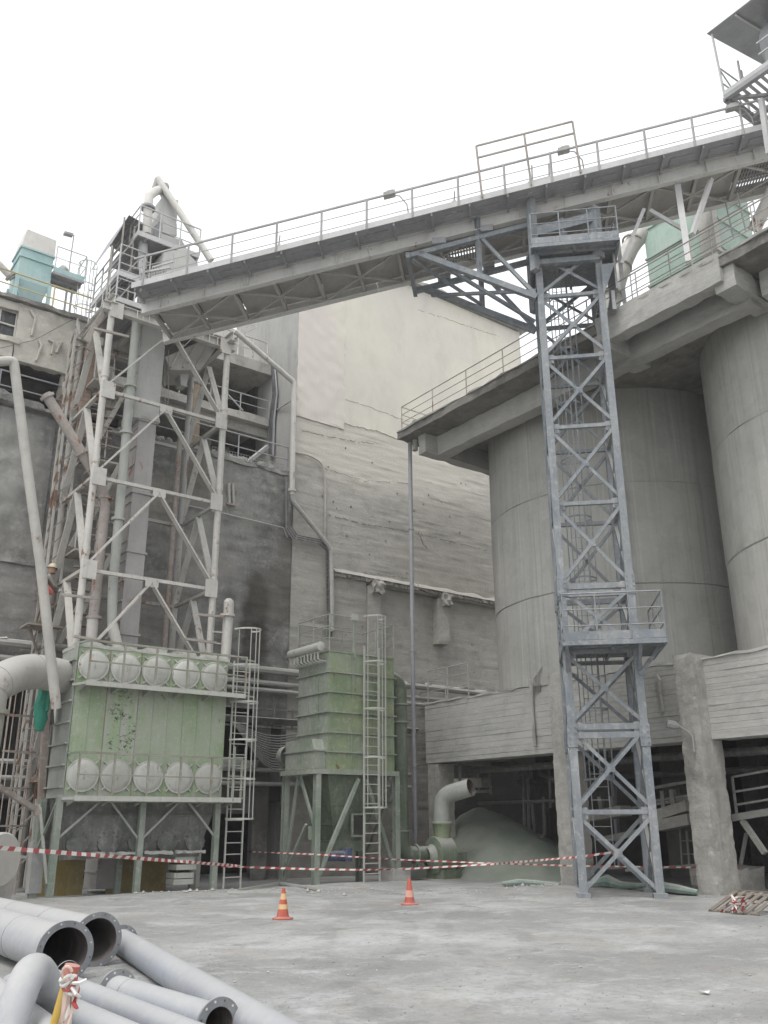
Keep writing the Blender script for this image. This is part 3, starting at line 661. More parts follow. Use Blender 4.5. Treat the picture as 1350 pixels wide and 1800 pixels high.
dp = thing('drain_pipe', 'blue grey drain pipe running down from the corner of the silo roof', 'pipe', (18.95, 23.5, 0))
btube('pipe', M['downpipe'], dp, [(18.92, 23.62, 14.9), (18.92, 23.66, .3)], .075, 10)
for z in (11.5, 7.15, 3.4): MB().lathe([(.075, -.04), (.1, -.04), (.1, .04), (.075, .04)], (18.92, 23.64, z), n=12).build('pipe_socket', M['downpipe'], dp)
# ---------------------------------------------------------------- blue grey lattice tower
T0, HW, C0 = 2.145, .835, 23.17
tw = thing('lattice_tower', 'blue grey steel lattice tower carrying the conveyor bridge, on the right', 'tower', tuple(TC(T0, C0, 0)))
LV = [0.05, 1.84, 3.76, 5.55, 7.19, 9.39, 11.56, 13.64, 15.59, 17.06]
CN = [(T0-HW, C0-HW-.05), (T0+HW, C0-HW-.05), (T0+HW, C0+HW), (T0-HW, C0+HW)]
for (t, c) in CN:
    mb = MB(); mb.ibar(TC(t, c, -.1), TC(t, c, 18.0), .185, .19, .016, TN); mb.build('leg', M['steel'], tw)
    for z in (3.55, 7.2):
        sp_ = MB().obox(TC(t, c, z), TD*.115, TN*.115, ZV*.26).build('splice_plate', M['steel'], tw); mb = MB()
        for i in range(8): mb.obox(TC(t+(-.07, .07)[i % 2], c-.12, z-.19+.127*(i//2)), TD*.016, TN*.012, ZV*.016)
        mb.build('bolts', M['flange'], sp_, kind='stuff')
    MB().obox(TC(t, c, .05), TD*.15, TN*.15, ZV*.07).build('base_block', M['steel'], tw)
for i, z in enumerate(LV):
    for a, b in ((0, 1), (1, 2), (3, 2), (0, 3)):
        A, Bp = CN[a], CN[b]
        if i:
            d = .10 if z not in (3.76, 7.19) else .14
            bbar('strut', M['steel'], tw, TC(*A, z), TC(*Bp, z), .10, d)
            if z in (3.76, 7.19) and a == 0 and b == 1: bbar('strut', M['steel'], tw, TC(A[0], A[1]-.03, z-.2), TC(Bp[0], Bp[1]-.03, z-.2), .1, .14)
        if i < len(LV)-1:
            z2 = LV[i+1]-.08; z1 = z+.1
            off = TN*(-.03 if b == 1 else .0)
            mb = MB(); mb.lbar(TC(*A, z1)+off, TC(*Bp, z2)+off, .088, .018, TN if (a, b) in ((0, 1), (3, 2)) else TD); mb.build('brace', M['steel'], tw)
            mb = MB(); mb.lbar(TC(*Bp, z1)-off*.5, TC(*A, z2)-off*.5, .088, .018, TN if (a, b) in ((0, 1), (3, 2)) else TD); mb.build('brace', M['steel'], tw)
            if (a, b) == (0, 1):
                MB().obox(TC(T0, CN[0][1]-.06, (z1+z2)/2), TD*.09, TN*.008, ZV*.09).build('gusset', M['steel'], tw)
                for q, s in ((A, 1), (Bp, -1)): (lambda gg, mb2: [mb2.obox(TC(q[0]+s*(.10+.06*(i % 2)), q[1]-.04, z2-.02+.07*(i//2)), TD*.014, TN*.012, ZV*.014) for i in range(6)] and mb2.build('bolts', M['flange'], gg, kind='stuff'))(MB().obox(TC(q[0]+s*.14, q[1]-.02, z2+.05), TD*.09, TN*.012, ZV*.13).build('gusset', M['steel'], tw), MB())
# lower platform
def platform(z, t0, t1, c0, c1, h=1.12):
    MB().obox(TC((t0+t1)/2, (c0+c1)/2, z), TD*((t1-t0)/2), TN*((c1-c0)/2), ZV*.012).build('deck_plate', M['steel'], tw)
    for (p, q) in ((TC(t0, c0, z-.06), TC(t1, c0, z-.06)), (TC(t1, c0, z-.06), TC(t1, c1, z-.06)), (TC(t0, c0, z-.06), TC(t0, c1, z-.06)), (TC((t0+t1)/2, c0, z-.06), TC((t0+t1)/2, c1, z-.06)), (TC(t0, c0+.35, z-.06), TC(t1, c0+.35, z-.06))):
        bbar('deck_joist', M['steel'], tw, p, q, .07, .1)
    railing(tw, M['steel'], [TC(t0, c1-.1, z+.02), TC(t0, c0, z+.02), TC(t1, c0, z+.02), TC(t1, c1-.1, z+.02)], h, (.3, .65), .021, .78, toe=.2)
platform(5.68, 1.24, 3.58, 21.5, 23.9)
bbar('bracket', M['steel'], tw, TC(3.0, 22.2, 4.95), TC(3.52, 22.2, 5.6), .09)
bbar('bracket', M['steel'], tw, TC(3.0, 23.9, 4.95), TC(3.52, 23.9, 5.6), .09)
for t in (1.3, 3.0): bbar('bracket', M['steel'], tw, TC(t, 22.25, 5.05), TC(t, 21.55, 5.6), .08)
platform(16.9, 1.13, 3.5, 21.62, 23.9, 1.0)
# head frame and bearing under the bridge
for (p, q, w_) in ((TC(1.25, 22.1, 17.25), TC(3.0, 22.1, 17.25), .2), (TC(1.25, 22.1, 16.6), TC(3.0, 22.1, 16.6), .16), (TC(1.25, 24.1, 17.3), TC(3.0, 24.1, 17.3), .2), (TC(2.98, 22.1, 16.6), TC(2.98, 22.1, 18.3), .24), (TC(2.98, 24.1, 16.6), TC(2.98, 24.1, 18.3), .24), (TC(1.2, 22.0, 16.3), TC(1.2, 22.0, 18.95), .2), (TC(1.2, 24.2, 16.3), TC(1.2, 24.2, 18.3), .2), (TC(2.05, 22.1, 17.2), TC(2.05, 22.1, 18.0), .16)):
    bbar('head_beam', M['steel'], tw, p, q, w_)
bbar('head_beam', M['steel'], tw, TC(1.2, 22.05, 17.6), TC(3.0, 22.05, 17.95), .3, .12, TN)
MB().obox(TC(1.3, 23.0, 17.2), TD*.05, TN*.8, ZV*.45).build('shield_plate', M['under'], tw)
MB().obox(TC(3.42, 23.0, 16.3), TD*.03, TN*.75, ZV*.62).build('shield_plate', M['under'], tw)
MB().obox(TC(3.3, 22.9, 15.35), TD*.05, TN*.6, ZV*.3).build('shield_plate', M['under'], tw)
MB().prism([TC(3.02, 22.1, 15.4), TC(3.02, 22.1, 16.4), TC(3.4, 22.1, 16.4)], TN*.02).build('gusset', M['steel'], tw)
# cantilevered arm to the left
for c in (22.24, 24.05):
    P1, P2, P3, P4 = TC(1.2, c, 15.58), TC(-1.85, c, 17.4), TC(-2.45, c, 17.3), TC(1.2, c, 18.02)
    bbar('arm_chord', M['steel'], tw, P1, TC(-2.1, c, 17.36), .16, .17)
    bbar('arm_chord', M['steel'], tw, P3, P4, .16, .14)
    bbar('arm_post', M['steel'], tw, TC(-.36, c, 16.35), TC(-.36, c, 18.6 if c < 23 else 17.8), .12)
    bbar('arm_brace', M['steel'], tw, TC(-.3, c, 17.75), TC(1.15, c, 15.7), .1)
    bbar('arm_brace', M['steel'], tw, TC(-1.7, c+.1, 17.2), TC(1.15, c+1.0 if c < 23 else c-.2, 15.4), .09)
bbar('arm_end', M['steel'], tw, TC(-2.42, 22.1, 17.28), TC(-2.42, 24.2, 17.28), .12, .18)
for c in (22.24, 24.05): MB().obox(TC(-1.5, c, 17.72), TD*.2, TN*.1, ZV*.1).build('saddle', M['under'], tw); MB().obox(TC(-.1, c, 18.0), TD*.18, TN*.1, ZV*.1).build('saddle', M['under'], tw)
bbar('arm_brace', M['steel'], tw, TC(-1.9, 24.05, 17.1), TC(1.2, 22.24, 15.8), .09)
bbar('arm_brace', M['steel'], tw, TC(-2.3, 22.24, 17.2), TC(-.36, 24.05, 16.6), .08)
# ladder with safety cage inside the tower
ladder(tw, M['steel'], TC(1.95, 23.5, .6), TC(1.95, 23.5, 16.8), TD, .42, .3, (2.0, 10), TN*-1, .015)

# ---------------------------------------------------------------- conveyor bridge
def zb(t): return 18.06+.184*t
SL = Vector((TD.x, TD.y, .184)).normalized()
br = thing('conveyor_bridge', 'long inclined conveyor bridge with railed walkway crossing the sky', 'conveyor', tuple(TC(0, 23.1, 18)))
TA, TB = -10.55, 11.5
SEG = [TA, -7.4, -3.6, 2.35, 7.1, TB]
for c in (22.27, 24.0):
    for a, b in zip(SEG[:-1], SEG[1:]):
        mb = MB(); mb.ibar(TC(a, c, zb(a)+.22), TC(b-.01, c, zb(b)+.22), .2, .44, .022); mb.build('girder', M['gird'], br)
    t = TA+.6
    while t < TB:
        s = -1 if c < 23 else 1
        MB().obox(TC(t, c+s*.055, zb(t)+.22), SL*.008, TN*.045, ZV*.2).build('stiffener', M['gird'], br); t += 1.35
for t in (-3.0, 2.4): MB().obox(TC(t, 22.25, zb(t)+.22), SL*.32, TN*.012, ZV*.16).build('splice_plate', M['gird'], br)
# underside: cross beams, diagonal bracing, plates
k = 0; t = TA+.3
while t < TB-1.3:
    t2 = t+1.25
    bbar('cross_beam', M['underside'], br, TC(t, 22.3, zb(t)+.12), TC(t, 23.97, zb(t)+.12), .09, .14)
    if k % 7 not in (0,) or k == 0:
        h = .30+.03*random.random()
        A = [TC(t+.02, 22.32, zb(t)+h), TC(t2-.02, 22.32, zb(t2)+h), TC(t2-.02, 23.96, zb(t2)+h-.03), TC(t+.02, 23.96, zb(t)+h-.03)]
        MB().prism(A, ZV*.02).build('soffit_plate', M['underside'], br)
    else:
        # open grating bay: bars with daylight between them
        mb = MB()
        for q in range(14):
            tt = t+.05+(t2-t-.1)*q/13; mb.bar(TC(tt, 22.32, zb(tt)+.3), TC(tt, 23.96, zb(tt)+.3), .045, .02)
        for q in range(8):
            c = 22.4+1.5*q/7; mb.bar(TC(t, c, zb(t)+.3), TC(t2, c, zb(t2)+.3), .03, .02)
        mb.build('grating', M['mesh'], br)
    if k % 2 == 0 and t+2.5 < TB:
        bbar('wind_brace', M['underside'], br, TC(t, 22.35, zb(t)+.06), TC(t+2.5, 23.95, zb(t+2.5)+.06), .06)
        bbar('wind_brace', M['underside'], br, TC(t, 23.95, zb(t)+.05), TC(t+2.5, 22.35, zb(t+2.5)+.05), .06)
    t = t2; k += 1
# walkway cantilevered on the near side
CO = 21.45
k = 0; t = TA+.1
while t < TB-1.1:
    t2 = t+1.1; h = .43
    MB().prism([TC(t+.015, CO+.02, zb(t)+h), TC(t2-.015, CO+.02, zb(t2)+h), TC(t2-.015, 22.2, zb(t2)+h), TC(t+.015, 22.2, zb(t)+h)], ZV*.02).build('walkway_plate', M['under'], br)
    bbar('walkway_bracket', M['under'], br, TC(t, CO+.03, zb(t)+h-.06), TC(t, 22.2, zb(t)+h-.06), .05, .09)
    mb = MB(); mb.bar(TC(t+.25, CO+.3, zb(t+.25)+h-.03), TC(t2-.2, CO+.3, zb(t2-.2)+h-.03), .03); mb.bar(TC(t+.25, CO+.3, zb(t+.25)+h-.03), TC(t+.25, 22.1, zb(t+.25)+h-.03), .03); mb.build('stiffening_rib', M['under'], br)
    t = t2; k += 1
bbar('edge_angle', M['under'], br, TC(TA, 22.1, zb(TA)+.41), TC(TB, 22.1, zb(TB)+.41), .06)
for a, b in zip(SEG[:-1], SEG[1:]):
    MB().obox(TC((a+b)/2, CO, zb((a+b)/2)+.5), (TC(b-.01, CO, zb(b))-TC(a, CO, zb(a)))/2, TN*.012, ZV*.095).build('toe_board', M['galv'], br)
    bbar('top_rail', M['rail'], br, TC(a, CO, zb(a)+1.42), TC(b, CO, zb(b)+1.42), .05)
    for m_ in (.72, 1.07): bbar('mid_rail', M['rail'], br, TC(a, CO, zb(a)+m_), TC(b, CO, zb(b)+m_), .018)
t = -10.2
while t < 8.2:
    bbar('rail_post', M['rail'], br, TC(t, CO-.02, zb(t)+.38), TC(t, CO-.02, zb(t)+1.42), .05, .05); t += 1.335
# far walkway rail, belt trough and cover
for a, b in zip(SEG[:-1], SEG[1:]):
    MB().obox(TC((a+b)/2, 22.42, zb((a+b)/2)+.66), (TC(b-.01, 22.42, zb(b))-TC(a, 22.42, zb(a)))/2, TN*.02, ZV*.12).build('trough_side', M['white'], br)
    MB().obox(TC((a+b)/2, 23.85, zb((a+b)/2)+.66), (TC(b-.01, 22.42, zb(b))-TC(a, 22.42, zb(a)))/2, TN*.02, ZV*.12).build('trough_side', M['white'], br)
    MB().obox(TC((a+b)/2, 23.1, zb((a+b)/2)+.55), (TC(b-.01, 22.42, zb(b))-TC(a, 22.42, zb(a)))/2, TN*.6, ZV*.01).build('belt', M['cable'], br)
    bbar('far_rail', M['rail'], br, TC(a, 24.6, zb(a)+1.3), TC(b, 24.6, zb(b)+1.3), .03)
t = -9.8
while t < 8:
    bbar('idler_bracket', M['yrail'], br, TC(t, 22.3, zb(t)+.45), TC(t, 22.3, zb(t)+.72), .05); t += 1.0
for t in (-6.2, -1.0, 1.2):
    MB().obox(TC(t, 21.7, zb(t)+.62), SL*.06, TN*.03, ZV*.2).build('switch_box', M['galv'], br)
    bbar('signal_stick', M['rail'], br, TC(t, 21.7, zb(t)+.7), TC(t+.03, 21.7, zb(t)+1.15), .03)
MB().obox(TC(1.55, 22.3, zb(1.55)+.85), SL*.3, TN*.25, ZV*.28).build('drive_box', M['galv'], br)
for s in (-.25, .25): bbar('signal_stick', M['rail'], br, TC(1.55+s, 22.2, zb(1.5)+1.0), TC(1.57+s, 22.2, zb(1.5)+1.75), .035)
# raised rail frame
fa, fb = -.18, 2.62
for t in (fa, (fa+fb)/2, fb): bbar('guard_post', M['brail'], br, TC(t, CO-.05, zb(t)+.45), TC(t-.1, CO-.05, zb(t)+2.28), .045)
for h in (2.28, 1.85): bbar('guard_rail', M['brail'], br, TC(fa-.1, CO-.05, zb(fa)+h), TC(fb-.1, CO-.05, zb(fb)+h), .045)
# lamps along the walkway
def lamp(t, where):
    L = thing('walkway_lamp', 'grey floodlight on a bent arm on the conveyor railing '+where, 'lamp', tuple(TC(t, CO, zb(t)+1.3)), 'lamps along the conveyor')
    z = zb(t)
    btube('arm', M['rail'], L, [TC(t+.55, CO+.1, z+.6), TC(t+.5, CO, z+1.0), TC(t+.3, CO-.05, z+1.28), TC(t+.1, CO-.05, z+1.33)], .02, 6)
    mb = MB(); mb.obox(TC(t, CO-.05, z+1.36), SL*.17, TN*.1, ZV*.06); mb.obox(TC(t+.02, CO-.05, z+1.44), SL*.1, TN*.07, ZV*.03); mb.build('housing', M['lamp'], L)
lamp(-2.85, 'near the middle of the bridge'); lamp(2.2, 'inside the raised rail frame'); lamp(6.95, 'beside the top platform')
# ---------------------------------------------------------------- trestle on the silo roof
tr = thing('roof_trestle', 'pale raking steel legs propping the conveyor on the silo roof', 'trestle', (18.9, 12, 15.2))
for (a, fx, b, w_) in (((1211, 462), 19.0, (1190, 318), .17), ((1098, 533), 19.0, (1086, 420), .12), ((1217, 412), 19.2, (1250, 315), .12)):
    bbar('leg', M['galv'], tr, onX(*a, fx), onC(*b, 22.5), w_)
for (a, b, c1, c2, w_) in (((1092, 464), (1132, 368), 22.4, 22.5, .1), ((1143, 370), (1200, 403), 22.6, 22.4, .1)):
    bbar('brace', M['galv'], tr, onC(*a, c1), onC(*b, c2), w_)
for (X_, Y_) in ((19.0, 11.4), (19.0, 13.55)): MB().rbox(X_-.3, X_+.3, Y_-.25, Y_+.25, 15.1, 15.32, .15, .03, 3, seed=Y_).build('footing', M['beam'], tr)

# ---------------------------------------------------------------- head platform at the top right
hp = thing('head_platform', 'roofed steel platform with slatted floor at the top end of the conveyor', 'platform', (20, 8, 21.2))
hx, hy, hz = 20.0, 10.35, 21.15
for i in range(26):
    y = hy-.1-.19*i
    if y > 5: bbar('floor_bar', M['galv'], hp, (hx+.05, y, hz), (hx+2.2, y, hz), .09, .02)
for (p, q, w_) in (((hx, hy, hz-.05), (hx, 4, hz-.05), .14), ((hx, hy, hz-.05), (hx+4, hy, hz-.05), .14), ((hx+1.3, hy, hz-.08), (hx+1.3, 4, hz-.08), .14), ((hx, 8.6, hz-.08), (hx+3, 8.6, hz-.08), .14), ((hx+.1, 10.2, hz-.1), (hx+2.4, 8, hz-.1), .09), ((hx+2.4, 10.2, hz-.1), (hx+.1, 8, hz-.1), .09), ((hx+2.2, hy, hz-.08), (hx+2.2, 4, hz-.08), .14)):
    bbar('floor_beam', M['under'], hp, p, q, w_)
MB().box(hx-.02, hx, 4, hy, hz+.02, hz+.2).build('toe_board', M['galv'], hp)
bbar('corner_post', M['galv'], hp, (hx, hy, hz), (hx-.05, hy+.05, hz+2.35), .05)
bbar('post', M['galv'], hp, (hx+1.2, hy-.05, hz), (hx+1.0, hy-.1, hz+1.5), .05); bbar('post', M['galv'], hp, (hx+.9, hy-.1, hz+1.1), (hx+.9, hy-.1, hz+1.8), .05)
for (h) in (.5, 1.05): bbar('rail', M['galv'], hp, (hx, hy, hz+h), (hx+1.4, hy, hz+h+.1), .035)
bbar('rail', M['galv'], hp, (hx, hy, hz+.95), (hx+1.2, hy, hz+.1), .035)
for h in (.6, 1.0): bbar('rail', M['galv'], hp, (hx, 9.2, hz+h), (hx, 4, hz+h), .04)
for y in (8.6, 8.0, 7.2): bbar('rail_post', M['brail'] if y == 8.0 else M['galv'], hp, (hx, y, hz), (hx, y, hz+1.0), .05)
MB().prism([(hx-.15, hy+.15, hz+2.38), (hx-.15, 3, hz+2.38), (hx+4.5, 3, hz+3.5), (hx+4.5, hy+.15, hz+3.5)], ZV*.03).build('roof_sheet', M['under'], hp)
for y in (9.6, 8.6, 7.6): bbar('rafter', M['galv'], hp, (hx-.1, y, hz+2.34), (hx+4, y, hz+3.3), .05)
mb = MB(); mb.lathe([(0, -1.6), (1.25, -1.6), (1.3, 0), (1.25, 1.6), (0, 1.6)], (hx+2.6, 7.6, hz+1.25), (0, 1, 0), 20); mb.build('pulley_casing', M['under'], hp)
mb = MB(); mb.lathe([(0, -2.2), (1.15, -2.2), (1.2, -2.1), (1.2, 2.1), (1.15, 2.2), (0, 2.2)], (hx+1.75, 7.2, hz+1.5), (0, 1, 0), 20); mb.build('drive_casing', M['under'], hp); MB().box(hx+.6, hx+2.9, 5.0, 9.3, hz+.3, hz+1.5).build('drive_casing', M['under'], hp)
MB().box(hx+.5, hx+2.2, 4, 8.0, hz-.25, hz-.02).build('drip_plate', M['under'], hp)
bbar('prop', M['galv'], hp, onX(1338, 175, 20.3), onX(1352, 270, 20.3), .13)
# ---------------------------------------------------------------- things on the silo roof
mf = thing('roof_filter', 'mint green filter hopper standing on the silo roof behind the conveyor', 'filter', (23, 13.5, 15.2))
fx0, fx1, fy0, fy1 = 22.2, 24.2, 12.35, 15.0
MB().box(fx0, fx1, fy0, fy1, 18.1, 21.2).build('body', M['mint'], mf)
for z in (18.15, 19.2, 20.3): 
    mb = MB(); mb.box(fx0-.05, fx1+.05, fy0-.05, fy1+.05, z, z+.06); mb.build('rib', M['mint'], mf)
mb = MB(); A = [(fx0, fy0, 18.1), (fx1, fy0, 18.1), (fx1, fy1, 18.1), (fx0, fy1, 18.1), (22.9, 13.4, 16.2), (23.4, 13.4, 16.2), (23.4, 13.9, 16.2), (22.9, 13.9, 16.2)]
mb.add(A, [(0,1,5,4),(1,2,6,5),(2,3,7,6),(3,0,4,7),(4,5,6,7)]); mb.build('cone', M['mint'], mf)
MB().box(fx0-.3, fx0-.02, fy0-.02, fy0+.5, 18, 21).build('side_frame', M['white'], mf)
for (x, y) in ((fx0+.05, fy0+.05), (fx1, fy0), (fx0+.05, fy1-.05), (fx1, fy1)): bbar('leg', M['mint'], mf, (x, y, 15.1), (x, y, 18.1), .14)
railing(mf, M['rail'], [(20.9, 14.8, 17.0), (20.9, 10.5, 17.0)], 1.1, (.35, .7), .02, 1.4)
mb = MB()
for i in range(5): pass
rp = thing('roof_duct', 'fat pale duct rising from the silo roof behind the lattice tower', 'duct', tuple(onX(1065, 560, 20.5)))
pts = [onX(1060, 590, 21.0), onX(1078, 520, 21.2), onX(1092, 470, 21.6), onX(1112, 425, 22.0), onX(1150, 395, 22.6), onX(1190, 385, 23.0)]
MB().tube(fillet(pts, .6, 4), .3, 14).build('duct_tube', M['cream'], rp)
for q in (pts[1], pts[2], pts[3]): MB().lathe([(.3, -.03), (.36, -.03), (.36, .03), (.3, .03)], q, (pts[2]-pts[1]).normalized(), 14).build('hoop', M['brail'], rp)
r2 = thing('roof_vent_pipe', 'pale raking pipe on the silo roof at the right edge', 'pipe', tuple(onX(1335, 400, 22)))
MB().tube([onX(1325, 405, 22), onX(1362, 330, 22)], .2, 12).build('tube', M['cream'], r2)
lp = thing('roof_ladder_post', 'thin steel ladder standing on the silo roof right of the mint filter', 'ladder', tuple(onX(1298, 415, 21.5)))
ladder(lp, M['rail'], onX(1300, 412, 21.5), onX(1285, 345, 21.5), (0, 1, 0), .4, .3)
# ---------------------------------------------------------------- cream lattice tower of the bucket elevator
et = thing('elevator_tower', 'cream painted steel frame tower around the bucket elevator, on the left', 'tower', (9.8, 25.8, 0))
EX0, EX1, EY0, EY1 = 7.82, 11.82, 24.5, 27.3
NZ = [2.8, 5.6, 8.4, 11.2, 14.0, 16.75]
for (x, y) in ((EX0, EY0), (EX1, EY0), (EX0, EY1), (EX1, EY1)):
    mt = M['cream'] if y == EY0 else M['creamrust']
    zs = [0]+[8.4, 11.2, 14.0]+[16.85]
    for a, b in zip(zs[:-1], zs[1:]): btube('leg', mt, et, [(x, y, a), (x, y, b)], .105, 12)
    for z in NZ[2:5]:
        MB().lathe([(.105, -.12), (.12, -.12), (.12, .12), (.105, .12)], (x, y, z+.55), n=12).build('leg_sleeve', mt, et)
def chev(p, q, r, mt, par=et):          # p,q lower nodes; r apex
    for a in (p, q):
        mb = MB(); d = (Vector(r)-Vector(a)); s = Vector((0, 1, 0)) if abs(Vector(p).y-Vector(q).y) < .1 else Vector((1, 0, 0))
        mb.bar(Vector(a)+s*.05, Vector(r)+s*.05, .06, .1, s); mb.bar(Vector(a)-s*.05, Vector(r)-s*.05, .05, .1, s); mb.build('brace', mt, par)
for i, z in enumerate(NZ):
    for (A, Bq) in (((EX0, EY0), (EX1, EY0)), ((EX0, EY1), (EX1, EY1)), ((EX0, EY0), (EX0, EY1)), ((EX1, EY0), (EX1, EY1))):
        front = A[1] == EY0 and Bq[1] == EY0; mt = M['cream'] if front else M['creamrust']
        if z < 16: bbar('strut', mt, et, (*A, z), (*Bq, z), .11, .1)
        if i+1 < len(NZ):
            z2 = NZ[i+1]-.08
            if front or A[1] != EY1: chev((*A, z+.08), (*Bq, z+.08), ((A[0]+Bq[0])/2, (A[1]+Bq[1])/2, z2), mt if front else M['cream'])
        if front:
            for x, s in ((EX0, 1), (EX1, -1)): MB().obox((x+s*.12, EY0-.12, z), V(.2, 0, 0), V(0, .015, 0), V(0, 0, .27)).build('gusset', M['cream'], et)
            MB().obox(((EX0+EX1)/2, EY0-.07, z-.1), V(.2, 0, 0), V(0, .015, 0), V(0, 0, .13)).build('gusset', M['cream'], et)
# head frame
for (p, q, w_, h_) in (((EX0-.3, EY0, 16.85), (EX1+.25, EY0, 16.85), .2, .3), ((EX0-.3, EY1, 16.85), (EX1+.25, EY1, 16.85), .2, .3), ((EX0, EY0-.2, 17.1), (EX0, EY1+.2, 17.1), .2, .3), ((EX1, EY0-.4, 17.05), (EX1, EY1+.2, 17.05), .2, .3), ((9.0, EY0-.2, 17.08), (9.0, EY1, 17.08), .14, .2), ((10.4, EY0-.2, 17.08), (10.4, EY1, 17.08), .14, .2)):
    mb = MB(); mb.ibar(p, q, w_, h_, .02); mb.build('head_beam', M['cream'], et)
for x in (8.6, 8.8, 9.0, 10.6, 10.85, 11.1, 11.4): MB().box(x-.012, x+.012, EY0-.11, EY0-.1+.2, 16.72, 16.98).build('beam_stiffener', M['cream'], et)
for i in range(6): MB().box(9.0+.48*i, 9.44+.48*i, EY0+.15, EY1, 17.22, 17.25).build('head_deck_plate', M['underside'], et)
# horizontal spear bars sticking out
for (a, b, y) in (((165, 577), (226, 592), 24.0), ((108, 1045), (172, 1052), 24.3), ((130, 1118), (175, 1126), 24.2), ((325, 1123), (380, 1130), 24.1), ((348, 1080), (392, 1084), 24.1)):
    bbar('spear_bar', M['brail'], et, onY(*a, y), onY(*b, y), .07)
# inner stair: landings with handrails on the left side
for (z, s) in ((9.4, 1), (12.4, -1), (15.1, 1)):
    MB().box(8.0, 9.2, 26.1, 27.2, z, z+.06).build('landing', M['creamrust'], et)
    railing(et, M['creamrust'], [(8.0, 26.1, z+.06), (9.2, 26.1, z+.06)], 1.0, (.5,), .025, .6)
    for k in range(7): bbar('stair_tread', M['rust'], et, (8.05, 26.15+s*0+.0, z-2.6+.35*k), (8.75, 26.15, z-2.6+.35*k), .2, .03)
    for dy in (26.1, 26.9): bbar('stringer', M['creamrust'], et, (8.1, dy, z-2.7), (9.1, dy, z), .06, .14)
# ---------------------------------------------------------------- bucket elevator casing
be = thing('bucket_elevator', 'tall rectangular bucket elevator casing with ribs and peeling grey red paint', 'elevator', (9.5, 25.6, 0))
M['casing'] = paint('casing_pale_grey', (.46, .46, .43), (.42, .42, .40), rust=.0, dust=.5, alldust=.2)
M['casing2'] = paint('casing_mottled_red_grey', (.335, .315, .305), (.375, .355, .345), rust=.30, dust=.5, alldust=.25, rustc=(.17, .065, .05), rscale=1.3)
MB().box(9.08, 9.88, 25.15, 26.2, 13.95, 17.2).build('casing_section', M['casing'], be)
MB().rbox(9.05, 9.91, 25.1, 26.25, 13.7, 14.0, .1, .03, 4).build('dust_collar', M['casing'], be)
zz = [0, 3.2, 6.9, 9.4, 11.3, 13.72]
for a, b in zip(zz[:-1], zz[1:]):
    MB().box(9.27, 9.84, 25.2, 26.15, a, b-.02).build('casing_section', M['casing2'], be)
    mb = MB(); mb.box(9.22, 9.89, 25.15, 26.2, b-.06, b); mb.build('casing_flange', M['casing2'], be)
z = .4
while z < 17:
    x = 9.27 if z < 13.6 else 9.08
    MB().box(x-.03, x, 25.22, 26.1, z, z+.05).build('casing_rib', M['underside'], be); z += .62
# head of the elevator
mb = MB(); mb.box(9.2, 10.25, 25.2, 26.3, 17.2, 19.2); mb.build('head_lower', M['casing'], be)
A = lambda px, py: onY(px, py, 25.2)
def slab(name, pxs, y0, y1, mt, par): return MB().prism([onY(a, b, y0) for a, b in pxs], (0, y1-y0, 0)).build(name, mt, par)
slab('head_hood', [(280, 376), (286, 345), (314, 352), (310, 396), (284, 388)], 25.2, 26.3, M['casing'], be)
slab('head_box', [(287, 384), (311, 394), (311, 414), (286, 408)], 25.1, 26.4, M['casing'], be)
slab('chute_flare', [(283, 410), (320, 422), (330, 440), (289, 436), (284, 424)], 24.9, 26.3, M['casing'], be)
slab('discharge_hood', [(290, 440), (325, 440), (347, 462), (350, 476), (300, 486), (285, 470)], 24.5, 26.0, M['casing'], be)
slab('chute_leg', [(322, 438), (352, 446), (347, 460), (326, 448)], 24.9, 25.6, M['casing'], be)
slab('drive_guard', [(268, 400), (282, 388), (285, 412), (272, 420)], 25.3, 26.2, M['under'], be)
MB().tube([onY(252, 420, 25), onY(250, 475, 25)], .16, 10).build('motor', M['galv'], be)
# platforms around the head
hpf = thing('elevator_head_platform', 'stacked railed platforms with corrugated canopy around the elevator head', 'platform', (8.6, 25.5, 17.2))
def deck(px, py, X1, Y0, Y1, rail=True, mt=M['galv']):
    p = onY(px, py, Y0); z = p.z
    MB().box(p.x, X1, Y0, Y1, z, z+.05).build('deck', M['under'], hpf)
    for (a, b) in (((p.x, Y0, z+.02), (X1, Y0, z+.02)), ((p.x, Y0, z+.02), (p.x, Y1, z+.02))): bbar('deck_edge', mt, hpf, a, b, .05, .18)
    for x in (p.x+.3, p.x+.9): bbar('deck_joist', M['under'], hpf, (x, Y0, z-.05), (x, Y1, z-.05), .06, .1)
    if rail: railing(hpf, mt, [(X1, Y0, z+.05), (p.x, Y0, z+.05), (p.x, Y1, z+.05)], 1.05, (.35, .7), .025, .7)
    return p
d1 = deck(243, 410, 10.6, 24.6, 27.0)
d2 = deck(208, 480, 9.0, 24.8, 27.2)
d3 = deck(203, 525, 9.2, 24.8, 27.4)
